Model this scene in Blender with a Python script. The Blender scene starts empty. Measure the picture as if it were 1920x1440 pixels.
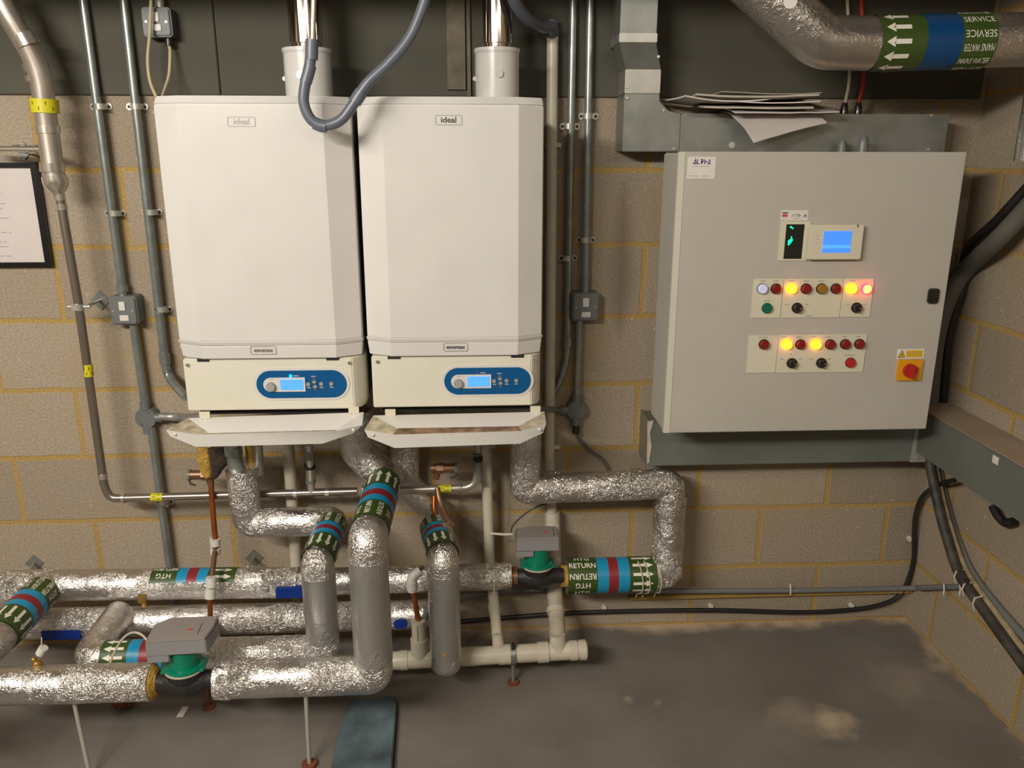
import bpy, bmesh, math, random
from mathutils import Vector, Matrix, noise
random.seed(4)
C = bpy.context.scene.collection
S = bpy.context.scene
V = Vector
# ------------------------------------------------------------------ camera
FPX, PITCH, YAW, ROLL = 1530.94, 0.277511, 0.0513127, 0.0015192
CAM = V((1.46542, -2.548167, 1.629926))
_f = V((math.sin(YAW)*math.cos(PITCH), math.cos(YAW)*math.cos(PITCH), -math.sin(PITCH)))
_r = V((math.cos(YAW), -math.sin(YAW), 0)); _u = _r.cross(_f)
R_ = _r*math.cos(ROLL)+_u*math.sin(ROLL); U_ = _u*math.cos(ROLL)-_r*math.sin(ROLL)
cd = bpy.data.cameras.new('camera'); cam = bpy.data.objects.new('camera', cd); C.objects.link(cam)
cam.matrix_world = Matrix(((R_.x, U_.x, -_f.x, CAM.x), (R_.y, U_.y, -_f.y, CAM.y), (R_.z, U_.z, -_f.z, CAM.z), (0, 0, 0, 1)))
cd.sensor_width = 36; cd.sensor_fit = 'HORIZONTAL'; cd.lens = FPX/1920*36; cd.clip_start = .02
S.camera = cam
# ------------------------------------------------------------------ light, world, exposure
S.view_settings.view_transform = 'Standard'; S.view_settings.look = 'None'
S.view_settings.exposure = 0.42; S.view_settings.gamma = 1; S.view_settings.use_curve_mapping = False
w = bpy.data.worlds.new('world'); S.world = w; w.use_nodes = True
w.node_tree.nodes['Background'].inputs[0].default_value = (.9, .8, .62, 1); w.node_tree.nodes['Background'].inputs[1].default_value = .12
def area(name, loc, target, sx, sy, power, col):
    l = bpy.data.lights.new(name, 'AREA'); l.shape = 'RECTANGLE'; l.size = sx; l.size_y = sy; l.energy = power; l.color = col
    o = bpy.data.objects.new(name, l); C.objects.link(o); o.location = loc
    o.rotation_euler = (V(target)-V(loc)).to_track_quat('-Z', 'Y').to_euler(); return o
area('tube_light', (.0, -3.0, 2.45), (1.5, 0, .9), 1.2, .13, 60, (1, .94, .83))
area('far_tube_light', (-.7, -2.4, 2.6), (.6, 0, .6), .9, .13, 15, (1, .94, .83))
area('side_fill_light', (2.4, -3.4, 2.5), (2.6, 0, .7), 1.2, .13, 7, (1, .93, .80))  # weak fill added from the right, not a known fitting
area('ceiling_bounce_fill', (.9, -2.9, 2.3), (.9, -2.6, 3.2), 1.6, .6, 16, (1, .93, .82))  # added uplight, bounces off the ceiling to lift the ambient level

# ------------------------------------------------------------------ placing helpers
def ray(px, py): return _f*1.0 + R_*((px-960)/FPX) - U_*((py-720)/FPX)
def P(px, py, d=0.0):                       # point at distance d in front of the back wall
    r = ray(px, py); t = (-d-CAM.y)/r.y; return CAM+r*t
def PX(px, py, x):                          # point on the plane x = const
    r = ray(px, py); t = (x-CAM.x)/r.x; return CAM+r*t
def PF(px, py, z=0.0):                      # point on a horizontal plane
    r = ray(px, py); t = (z-CAM.z)/r.z; return CAM+r*t
def WP(*a):                                  # hugging the back wall, then the right wall past the corner
    out = []
    for px, py, d in a:
        q = P(px, py, d)
        if q.x > 3.033-d: q = PX(px, py, 3.033-d)
        out.append(q)
    return out
def pp(*a): return [P(*q) for q in a]
def rad(px, py, d, wpx): return wpx/2*((P(px, py, d)-CAM).dot(_f))/FPX
RW = 3.033                                   # right wall
# ------------------------------------------------------------------ materials
MC = {}
def mat(name, col, rough=.5, metal=0.0, emit=None, es=0.0, bump=0.0, bscale=60, var=0.0, vscale=8, coat=0.0, spec=.5):
    if name in MC: return MC[name]
    m = bpy.data.materials.new(name); m.use_nodes = True; n = m.node_tree.nodes; L = m.node_tree.links
    b = n['Principled BSDF']; b.inputs['Base Color'].default_value = (*col, 1); b.inputs['Roughness'].default_value = rough
    b.inputs['Metallic'].default_value = metal; b.inputs['Coat Weight'].default_value = coat; b.inputs['Specular IOR Level'].default_value = spec
    b.inputs['Coat Roughness'].default_value = .08
    tc = n.new('ShaderNodeTexCoord')
    if emit: b.inputs['Emission Color'].default_value = (*emit, 1); b.inputs['Emission Strength'].default_value = es
    t = n.new('ShaderNodeTexNoise'); t.inputs['Scale'].default_value = vscale; t.inputs['Detail'].default_value = 5; L.new(tc.outputs['Object'], t.inputs['Vector'])
    r = n.new('ShaderNodeValToRGB'); r.color_ramp.elements[0].position = .3; r.color_ramp.elements[1].position = .7
    v = var if var else .03
    r.color_ramp.elements[0].color = (*[c*(1-v) for c in col], 1); r.color_ramp.elements[1].color = (*[min(1, c*(1+v)) for c in col], 1)
    L.new(t.outputs['Fac'], r.inputs['Fac']); L.new(r.outputs['Color'], b.inputs['Base Color'])
    if bump:
        q = n.new('ShaderNodeTexNoise'); q.inputs['Scale'].default_value = bscale; q.inputs['Detail'].default_value = 6; L.new(tc.outputs['Object'], q.inputs['Vector'])
        k = n.new('ShaderNodeBump'); k.inputs['Strength'].default_value = bump; k.inputs['Distance'].default_value = .01
        L.new(q.outputs['Fac'], k.inputs['Height']); L.new(k.outputs['Normal'], b.inputs['Normal'])
    MC[name] = m; return m
def foil(name, col=(.86, .825, .80), rough=.25, strength=.5, sc=48, metal=1.0):
    m = bpy.data.materials.new(name); m.use_nodes = True; n = m.node_tree.nodes; L = m.node_tree.links
    b = n['Principled BSDF']; b.inputs['Metallic'].default_value = metal; b.inputs['Roughness'].default_value = rough
    tc = n.new('ShaderNodeTexCoord')
    def N(scale, det, dist, typ='FBM'):
        a = n.new('ShaderNodeTexNoise'); a.noise_type = typ; a.inputs['Scale'].default_value = scale; a.inputs['Detail'].default_value = det; a.inputs['Distortion'].default_value = dist; L.new(tc.outputs['Object'], a.inputs['Vector']); return a.outputs['Fac']
    def M(op, a, c, d=None):
        q = n.new('ShaderNodeMath'); q.operation = op
        for i, v in enumerate((a, c, d)):
            if v is None: continue
            if isinstance(v, (int, float)): q.inputs[i].default_value = v
            else: L.new(v, q.inputs[i])
        return q.outputs[0]
    # fine ridged creases whose strength comes and goes along the lagging
    cr = M('ABSOLUTE', M('SUBTRACT', N(sc, 3, 1.6), .5), 0); cr2 = M('ABSOLUTE', M('SUBTRACT', N(sc*2.7, 2, 1.5), .5), 0)
    amp = n.new('ShaderNodeMapRange'); amp.inputs[1].default_value = .42; amp.inputs[2].default_value = .66; amp.inputs[3].default_value = .22; amp.inputs[4].default_value = 1.0; L.new(N(7, 2, 0), amp.inputs[0])
    h = M('MULTIPLY', M('MULTIPLY_ADD', cr2, .45, cr), amp.outputs[0])
    k = n.new('ShaderNodeBump'); k.inputs['Strength'].default_value = strength; k.inputs['Distance'].default_value = .010
    L.new(h, k.inputs['Height']); L.new(k.outputs['Normal'], b.inputs['Normal'])
    r = n.new('ShaderNodeValToRGB'); r.color_ramp.elements[0].position = .35; r.color_ramp.elements[1].position = .65
    r.color_ramp.elements[0].color = (*[c*.86 for c in col], 1); r.color_ramp.elements[1].color = (*col, 1)
    L.new(N(6, 2, 0), r.inputs['Fac']); L.new(r.outputs['Color'], b.inputs['Base Color'])
    MC[name] = m; return m
foil('foil', strength=1.5); foil('foil_smooth', (.62, .605, .59), .34, 1.0, 22, .85); foil('foil_crumpled', strength=1.9, sc=60, rough=.2)
foil('foil_blurred', (.50, .46, .43), .34, .9, 22, .9)
mat('white_enamel', (.66, .635, .615), .22, coat=.5); mat('cream_enamel', (.68, .65, .55), .32, coat=.2)
mat('casing_grey', (.17, .19, .18), .45); mat('dark', (.012, .011, .012), .6); mat('tray_white', (.65, .625, .59), .35)
mat('tray_stained', (.27, .16, .10), .7, var=.6, vscale=30); mat('tray_dirty', (.46, .40, .29), .6, var=.35, vscale=40); mat('panel_blue', (.004, .085, .25), .28, coat=.3)
mat('grey_rubber', (.33, .32, .31), .5); mat('print_grey', (.16, .14, .13), .5); mat('outline_grey', (.42, .38, .35), .4)
mat('lcd', (.05, .15, .6), .3, emit=(.06, .27, 1), es=1.05); mat('lcd_dark', (.05, .1, .5), .3, emit=(.03, .19, .95), es=1.0)
mat('blue_led', (0, .3, .8), .3, emit=(0, .45, 1), es=5)
mat('cabinet_grey', (.47, .44, .395), .5, bump=.04, bscale=500); mat('cabinet_edge', (.60, .58, .49), .45)
mat('label_cream', (.66, .62, .49), .4); mat('sticker_white', (.72, .67, .64), .5); mat('ink', (.05, .045, .05), .6); mat('ink_faint', (.38, .35, .33), .6)
mat('ink_blue', (.02, .02, .16), .5); mat('ink_red', (.55, .06, .04), .5)
mat('lamp_red', (.22, .006, .006), .3, coat=.4); mat('lamp_amber', (.33, .15, .008), .3, coat=.3); mat('lamp_white', (.5, .5, .62), .3, emit=(.5, .5, .75), es=.3)
mat('lamp_amber_lit', (.9, .4, .01), .3, emit=(1, .30, .0), es=3.6); mat('lamp_amber_core', (.9, .5, .01), .3, emit=(1, .72, .02), es=2.4)
mat('lamp_red_lit', (.9, .02, .02), .3, emit=(1, .015, .03), es=7); mat('lamp_red_core', (.9, .3, .1), .3, emit=(1, .42, .12), es=1.6)
mat('button_green', (.005, .13, .08), .4); mat('knob_black', (.018, .013, .013), .3, coat=.3); mat('green_led', (0, .4, .2), .3, emit=(0, 1, .35), es=1.6)
mat('window_black', (.012, .016, .014), .12); mat('isolator_yellow', (.72, .32, .008), .45); mat('isolator_red', (.45, .02, .016), .4); mat('warn_yellow', (.7, .42, .01), .5)
mat('galvanised', (.28, .29, .27), .36, metal=.6, var=.16, vscale=14); mat('galvanised_bright', (.48, .47, .44), .35, metal=.7, var=.12, vscale=14)
mat('trunk_paint', (.155, .165, .145), .5, metal=.15, var=.1, vscale=7); mat('trunk_dust', (.30, .225, .165), .85, var=.12)
mat('coupling_grey', (.30, .285, .25), .5)
mat('conduit', (.31, .34, .33), .28, metal=.6, var=.15, vscale=30); mat('box_dark', (.07, .072, .075), .4); mat('box_grey', (.165, .175, .175), .45, metal=.2)
mat('zinc', (.56, .54, .48), .3, metal=.5); mat('steel_pipe', (.56, .50, .44), .34, metal=.75, var=.1, vscale=20); mat('steel_dull', (.34, .295, .255), .28, metal=.8); mat('steel_bright', (.74, .68, .59), .24, metal=.85)
mat('chrome', (.62, .53, .5), .09, metal=1); mat('yellow_tape', (.62, .56, .01), .45); mat('hose_grey', (.115, .13, .165), .36); mat('pvc', (.56, .51, .41), .35, var=.08, vscale=12)
mat('pvc_dirty', (.53, .47, .38), .45, var=.2, vscale=18); mat('white_plastic', (.68, .65, .6), .4); mat('cable_cream', (.56, .49, .30), .5); mat('cable_black', (.014, .013, .014), .5)
mat('cable_worn', (.05, .045, .038), .6, var=.6, vscale=25); mat('cable_grey', (.11, .105, .09), .6); mat('cable_dusty', (.36, .28, .17), .8, var=.35, vscale=30); mat('conduit_grey_plastic', (.17, .18, .18), .5)
mat('copper', (.42, .13, .035), .36, metal=.8, var=.2, vscale=30); mat('copper_dull', (.28, .15, .085), .4, metal=.7, var=.25, vscale=25); mat('brass', (.50, .30, .09), .35, metal=.85)
mat('valve_green', (.0, .20, .115), .32, coat=.2); mat('actuator_grey', (.25, .245, .25), .45); mat('actuator_lid', (.27, .24, .225), .5); mat('cast_black', (.02, .018, .018), .5, bump=.3, bscale=80)
mat('tape_green', (.04, .075, .012), .42); mat('tape_cyan', (.01, .28, .52), .38); mat('tape_red', (.25, .02, .025), .42); mat('tape_white', (.78, .74, .66), .5); mat('tape_deep_blue', (.0, .05, .17), .4)
mat('mineral_wool', (.5, .30, .06), .95, bump=1, bscale=120, var=.3, vscale=40); mat('wool_dark', (.05, .03, .02), .9, bump=1, bscale=90)
mat('blue_foam', (.0, .025, .22), .5); mat('pad_blue', (.09, .13, .15), .85, var=.75, vscale=7); mat('rust', (.17, .05, .02), .9, var=.4, vscale=60)
mat('frame_black', (.006, .006, .008), .3); mat('paper', (.62, .56, .54), .6, var=.04); mat('paper_old', (.46, .42, .36), .7, var=.12, vscale=20); mat('wood_strip', (.36, .23, .06), .7, var=.15)
mat('red_cable', (.42, .03, .015), .5); mat('string', (.55, .49, .36), .7); mat('blocker_dark', (.10, .09, .07), .7)

# ------------------------------------------------------------------ objects
WL = {}
def thing(name, label, cat, loc, group=None):
    o = bpy.data.objects.new(name, None); C.objects.link(o); o.empty_display_size = .05
    o.location = loc; WL[o.name] = V(loc); o['label'] = label; o['category'] = cat
    if group: o['group'] = group
    return o
def perp(a):
    r = V((0, 0, 1)) if abs(a.z) < .9 else V((0, -1, 0))
    n = (r-a*r.dot(a)).normalized(); return n, a.cross(n).normalized()
_tx = {}
def text2d(s, size=1.0, bold=.0):
    k = (s, bold)
    if k not in _tx:
        c = bpy.data.curves.new('t', 'FONT'); c.body = s; c.size = 1; c.align_x = 'CENTER'; c.align_y = 'CENTER'; c.offset = bold; c.resolution_u = 3
        o = bpy.data.objects.new('t', c); C.objects.link(o); dg = bpy.context.evaluated_depsgraph_get(); dg.update()
        me = bpy.data.meshes.new_from_object(o.evaluated_get(dg))
        _tx[k] = ([(v.co.x, v.co.y) for v in me.vertices], [tuple(p.vertices) for p in me.polygons])
        bpy.data.objects.remove(o); bpy.data.meshes.remove(me); bpy.data.curves.remove(c)
    vs, fs = _tx[k]; return [(x*size, y*size) for x, y in vs], fs
class MB:
    def __init__(s): s.v = []; s.f = []; s.m = []; s.mats = []
    def mi(s, m):
        m = MC[m]
        if m not in s.mats: s.mats.append(m)
        return s.mats.index(m)
    def add(s, vs, fs, m):
        b = len(s.v); k = s.mi(m); s.v += [V(p) for p in vs]; s.f += [tuple(i+b for i in q) for q in fs]; s.m += [k]*len(fs); return s
    def box(s, x0, x1, y0, y1, z0, z1, m):
        return s.add([(x, y, z) for z in (z0, z1) for y in (y0, y1) for x in (x0, x1)], [(0, 2, 3, 1), (4, 5, 7, 6), (0, 1, 5, 4), (2, 6, 7, 3), (0, 4, 6, 2), (1, 3, 7, 5)], m)
    def hexa(s, a, b, m):                    # a, b: two rings of matching points
        n = len(a); fs = [tuple(reversed(range(n))), tuple(range(n, 2*n))]+[(i, (i+1) % n, n+(i+1) % n, n+i) for i in range(n)]
        return s.add(list(a)+list(b), fs, m)
    def prism(s, poly, y0, y1, m): return s.hexa([(x, y0, z) for x, z in poly], [(x, y1, z) for x, z in poly], m)
    def plan(s, poly, z0, z1, m): return s.hexa([(x, y, z0) for x, y in poly], [(x, y, z1) for x, y in poly], m)
    def tube(s, pts, r, m, seg=14, crumple=0.0, step=None, ribs=0.0, cap=True):
        pts = [V(p) for p in pts]; rs = r if isinstance(r, (list, tuple)) else [r]*len(pts)
        if step:
            q = [pts[0]]; rr = [rs[0]]
            for i in range(1, len(pts)):
                d = (pts[i]-pts[i-1]).length; k = max(1, int(d/step))
                for j in range(1, k+1): q.append(pts[i-1].lerp(pts[i], j/k)); rr.append(rs[i-1]+(rs[i]-rs[i-1])*j/k)
            pts, rs = q, rr
        n = len(pts); tg = []
        for i in range(n):
            a = (pts[i]-pts[i-1]).normalized() if i else (pts[1]-pts[0]).normalized()
            b = (pts[i+1]-pts[i]).normalized() if i < n-1 else a
            tg.append(((a+b).normalized() if (a+b).length > 1e-6 else a, a.angle(b) if a.length and b.length else 0))
        u, w_ = perp(tg[0][0]); vs = []
        for i in range(n):
            t, ang = tg[i]
            u = (u-t*u.dot(t)).normalized(); w_ = t.cross(u)
            R = rs[i]*(1+ribs*(i % 2))
            k = 1/max(.5, math.cos(ang/2)); bi = None
            if ang > .05 and 0 < i < n-1:
                bi = ((pts[i+1]-pts[i]).normalized()-(pts[i]-pts[i-1]).normalized()); bi = bi.normalized()
            for j in range(seg):
                th = 2*math.pi*j/seg; o = u*math.cos(th)*R+w_*math.sin(th)*R
                if bi is not None: o = o+bi*(o.dot(bi)*(k-1))
                if crumple:
                    p = pts[i]+o; o = o*(1+crumple*(noise.noise(p*22)+.6*noise.noise(p*55)))
                vs.append(pts[i]+o)
        fs = [(i*seg+j, i*seg+(j+1) % seg, (i+1)*seg+(j+1) % seg, (i+1)*seg+j) for i in range(n-1) for j in range(seg)]
        if cap: fs += [tuple(reversed(range(seg))), tuple((n-1)*seg+j for j in range(seg))]
        return s.add(vs, fs, m)
    def cyl(s, a, b, r, m, r2=None, seg=20): return s.tube([a, b], [r, r if r2 is None else r2], m, seg)
    def disc(s, x, y, z, r, h, m, seg=24, r2=None):   # round boss standing out of a face towards the room
        return s.cyl((x, y, z), (x, y-h, z), r, m, r2, seg)
    def ball(s, c, r, m, sx=1, sy=1, sz=1, nz=0.0):
        vs = []; N, K = 12, 8; c = V(c)
        for i in range(K+1):
            ph = math.pi*i/K
            for j in range(N):
                th = 2*math.pi*j/N; d = V((math.sin(ph)*math.cos(th)*sx, math.sin(ph)*math.sin(th)*sy, math.cos(ph)*sz))*r
                if nz: d = d*(1+nz*noise.noise((c+d)*40))
                vs.append(c+d)
        return s.add(vs, [(i*N+j, (i+1)*N+j, (i+1)*N+(j+1) % N, i*N+(j+1) % N) for i in range(K) for j in range(N)], m)
    def text(s, t, x, y, z, size, m, bold=.0, sx=1.0):
        vs, fs = text2d(t, size, bold); return s.add([(x+a*sx, y, z+b) for a, b in vs], fs, m)
    def build(s, name, parent=None, bevel=0.0, smooth=35, label=None, origin=None):
        lo = V((min(p.x for p in s.v), min(p.y for p in s.v), min(p.z for p in s.v))); hi = V((max(p.x for p in s.v), max(p.y for p in s.v), max(p.z for p in s.v)))
        o0 = V(origin) if origin else V(((lo.x+hi.x)/2, (lo.y+hi.y)/2, lo.z))
        me = bpy.data.meshes.new(name); me.from_pydata([tuple(p-o0) for p in s.v], [], s.f)
        for m in s.mats: me.materials.append(m)
        me.polygons.foreach_set('material_index', s.m)
        bm = bmesh.new(); bm.from_mesh(me); bmesh.ops.recalc_face_normals(bm, faces=bm.faces)
        if bevel:
            es = [e for e in bm.edges if len(e.link_faces) == 2 and e.calc_face_angle(0) > .5]
            bmesh.ops.bevel(bm, geom=es, offset=bevel, segments=2, affect='EDGES', clamp_overlap=True)
        bm.to_mesh(me); bm.free(); me.shade_smooth(); me.set_sharp_from_angle(angle=math.radians(smooth)); me.update()
        o = bpy.data.objects.new(name, me); C.objects.link(o); WL[o.name] = o0
        o.location = o0-(WL[parent.name] if parent else V((0, 0, 0)))
        if parent: o.parent = parent
        if label: o['label'] = label
        return o
def single(mb, name, label, cat, group=None, **k):
    o = mb.build(name, None, **k); o['label'] = label; o['category'] = cat
    if group: o['group'] = group
    return o
def struct(mb, name, **k):
    o = mb.build(name, None, **k); o['kind'] = 'structure'; return o
def bend(pts, r, n=6):                        # round the corners of a path
    pts = [V(p) for p in pts]; out = [pts[0]]
    for i in range(1, len(pts)-1):
        a = (pts[i-1]-pts[i]); b = (pts[i+1]-pts[i]); ra = min(r, a.length*.48, b.length*.48)
        p0 = pts[i]+a.normalized()*ra; p1 = pts[i]+b.normalized()*ra
        for k in range(n+1):
            t = k/n; out.append(p0*(1-t)**2+pts[i]*2*t*(1-t)+p1*t*t)
    out.append(pts[-1]); return out
def smoothpath(pts, n=8):                     # Catmull-Rom
    pts = [V(p) for p in pts]; q = [pts[0]*2-pts[1]]+pts+[pts[-1]*2-pts[-2]]; out = []
    for i in range(1, len(q)-2):
        for k in range(n):
            t = k/n; a, b, c, d = q[i-1], q[i], q[i+1], q[i+2]
            out.append(.5*((2*b)+(c-a)*t+(2*a-5*b+4*c-d)*t*t+(3*b-a-3*c+d)*t**3))
    out.append(pts[-1]); return out
def stadium(x0, x1, z0, z1, r, n=8):
    r = min(r, (x1-x0)/2-1e-5, (z1-z0)/2-1e-5); out = []
    for cx, cz, a0 in ((x1-r, z0+r, -90), (x1-r, z1-r, 0), (x0+r, z1-r, 90), (x0+r, z0+r, 180)):
        for k in range(n+1):
            a = math.radians(a0+90*k/n); out.append((cx+r*math.cos(a), cz+r*math.sin(a)))
    return out
def rectpx(a, b, d):                          # two opposite picture corners on the plane y=-d -> x0,x1,z0,z1
    p, q = P(*a, d), P(*b, d); return min(p.x, q.x), max(p.x, q.x), min(p.z, q.z), max(p.z, q.z)

# ================================================================== SETTING
def wallmat(name, axis, shift, stains=()):
    m = bpy.data.materials.new(name); m.use_nodes = True; n = m.node_tree.nodes; L = m.node_tree.links; b = n['Principled BSDF']
    b.inputs['Roughness'].default_value = .9; b.inputs['Specular IOR Level'].default_value = .2
    g = n.new('ShaderNodeNewGeometry'); sx = n.new('ShaderNodeSeparateXYZ'); cb = n.new('ShaderNodeCombineXYZ'); L.new(g.outputs['Position'], sx.inputs[0])
    # slight waviness of the joints
    wn = n.new('ShaderNodeTexNoise'); wn.inputs['Scale'].default_value = 5; wn.inputs['Detail'].default_value = 6; L.new(g.outputs['Position'], wn.inputs['Vector'])
    ws = n.new('ShaderNodeMath'); ws.operation = 'MULTIPLY_ADD'; ws.inputs[1].default_value = .016; ws.inputs[2].default_value = -.008; L.new(wn.outputs['Fac'], ws.inputs[0])
    ax = n.new('ShaderNodeMath'); ax.operation = 'ADD'; ax.inputs[1].default_value = shift; L.new(sx.outputs[axis], ax.inputs[0])
    ax2 = n.new('ShaderNodeMath'); ax2.operation = 'ADD'; L.new(ax.outputs[0], ax2.inputs[0]); L.new(ws.outputs[0], ax2.inputs[1])
    az = n.new('ShaderNodeMath'); az.operation = 'ADD'; L.new(sx.outputs[2], az.inputs[0]); L.new(ws.outputs[0], az.inputs[1])
    L.new(ax2.outputs[0], cb.inputs[0]); L.new(az.outputs[0], cb.inputs[1])
    br = n.new('ShaderNodeTexBrick'); L.new(cb.outputs[0], br.inputs['Vector'])
    br.inputs['Scale'].default_value = 1; br.inputs['Brick Width'].default_value = .45; br.inputs['Row Height'].default_value = .225
    br.inputs['Mortar Size'].default_value = .0098; br.inputs['Mortar Smooth'].default_value = .35; br.inputs['Bias'].default_value = 0
    br.inputs['Color1'].default_value = (.40, .33, .25, 1); br.inputs['Color2'].default_value = (.32, .26, .195, 1); br.inputs['Mortar'].default_value = (.43, .285, .10, 1)
    # speckle and mortar smears
    s1 = n.new('ShaderNodeTexNoise'); s1.inputs['Scale'].default_value = 150; s1.inputs['Detail'].default_value = 5; L.new(g.outputs['Position'], s1.inputs['Vector'])
    r1 = n.new('ShaderNodeValToRGB'); r1.color_ramp.elements[0].position = .3; r1.color_ramp.elements[0].color = (.72, .72, .74, 1); r1.color_ramp.elements[1].position = .72; r1.color_ramp.elements[1].color = (1.22, 1.22, 1.2, 1)
    L.new(s1.outputs['Fac'], r1.inputs['Fac'])
    mu = n.new('ShaderNodeMixRGB'); mu.blend_type = 'MULTIPLY'; mu.inputs[0].default_value = .8; L.new(br.outputs['Color'], mu.inputs[1]); L.new(r1.outputs[0], mu.inputs[2])
    s2 = n.new('ShaderNodeTexNoise'); s2.inputs['Scale'].default_value = 2.6; s2.inputs['Detail'].default_value = 7; s2.inputs['Roughness'].default_value = .6; L.new(g.outputs['Position'], s2.inputs['Vector'])
    r2 = n.new('ShaderNodeValToRGB'); r2.color_ramp.elements[0].position = .52; r2.color_ramp.elements[0].color = (0, 0, 0, 1); r2.color_ramp.elements[1].position = .74; r2.color_ramp.elements[1].color = (.65, .65, .65, 1)
    L.new(s2.outputs['Fac'], r2.inputs['Fac'])
    mx = n.new('ShaderNodeMixRGB'); mx.inputs[2].default_value = (.38, .27, .13, 1); L.new(r2.outputs[0], mx.inputs[0]); L.new(mu.outputs[0], mx.inputs[1])
    # pale lime flecks
    s3 = n.new('ShaderNodeTexVoronoi'); s3.inputs['Scale'].default_value = 16; L.new(g.outputs['Position'], s3.inputs['Vector'])
    r3 = n.new('ShaderNodeValToRGB'); r3.color_ramp.elements[0].position = .04; r3.color_ramp.elements[0].color = (.7, .7, .7, 1); r3.color_ramp.elements[1].position = .09; r3.color_ramp.elements[1].color = (0, 0, 0, 1)
    L.new(s3.outputs['Distance'], r3.inputs['Fac'])
    mz = n.new('ShaderNodeMixRGB'); mz.inputs[2].default_value = (.5, .45, .36, 1); L.new(r3.outputs[0], mz.inputs[0]); L.new(mx.outputs[0], mz.inputs[1])
    last = mz.outputs[0]
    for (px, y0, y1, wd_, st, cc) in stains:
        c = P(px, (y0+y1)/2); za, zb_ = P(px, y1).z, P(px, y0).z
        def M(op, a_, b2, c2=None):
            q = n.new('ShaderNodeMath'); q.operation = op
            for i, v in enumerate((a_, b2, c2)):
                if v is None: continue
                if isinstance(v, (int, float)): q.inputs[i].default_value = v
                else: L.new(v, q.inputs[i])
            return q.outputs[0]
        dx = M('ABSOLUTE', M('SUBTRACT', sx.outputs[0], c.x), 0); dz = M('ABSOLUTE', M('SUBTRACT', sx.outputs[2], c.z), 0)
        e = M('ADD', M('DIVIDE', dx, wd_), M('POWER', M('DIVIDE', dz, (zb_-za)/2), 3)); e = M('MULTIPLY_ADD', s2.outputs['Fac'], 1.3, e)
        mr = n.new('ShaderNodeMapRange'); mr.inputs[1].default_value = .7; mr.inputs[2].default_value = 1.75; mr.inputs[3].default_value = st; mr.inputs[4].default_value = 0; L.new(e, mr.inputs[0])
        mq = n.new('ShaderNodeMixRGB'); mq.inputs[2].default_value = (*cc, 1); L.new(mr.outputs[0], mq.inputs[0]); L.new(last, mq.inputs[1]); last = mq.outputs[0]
    L.new(last, b.inputs['Base Color'])
    h = n.new('ShaderNodeMath'); h.operation = 'MULTIPLY_ADD'; h.inputs[1].default_value = -.55; L.new(br.outputs['Fac'], h.inputs[0]); L.new(s1.outputs['Fac'], h.inputs[2])
    k = n.new('ShaderNodeBump'); k.inputs['Strength'].default_value = .45; k.inputs['Distance'].default_value = .006; L.new(h.outputs[0], k.inputs['Height']); L.new(k.outputs['Normal'], b.inputs['Normal'])
    MC[name] = m
wallmat('block_back', 0, .225+.015, ((1166, 330, 650, .045, .55, (.10, .085, .06)), (935, 840, 1060, .05, .5, (.16, .10, .05)), (865, 930, 1060, .03, .6, (.13, .075, .04)), (948, 860, 1040, .012, .7, (.5, .45, .36)))); wallmat('block_right', 1, .15+.225)
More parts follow.
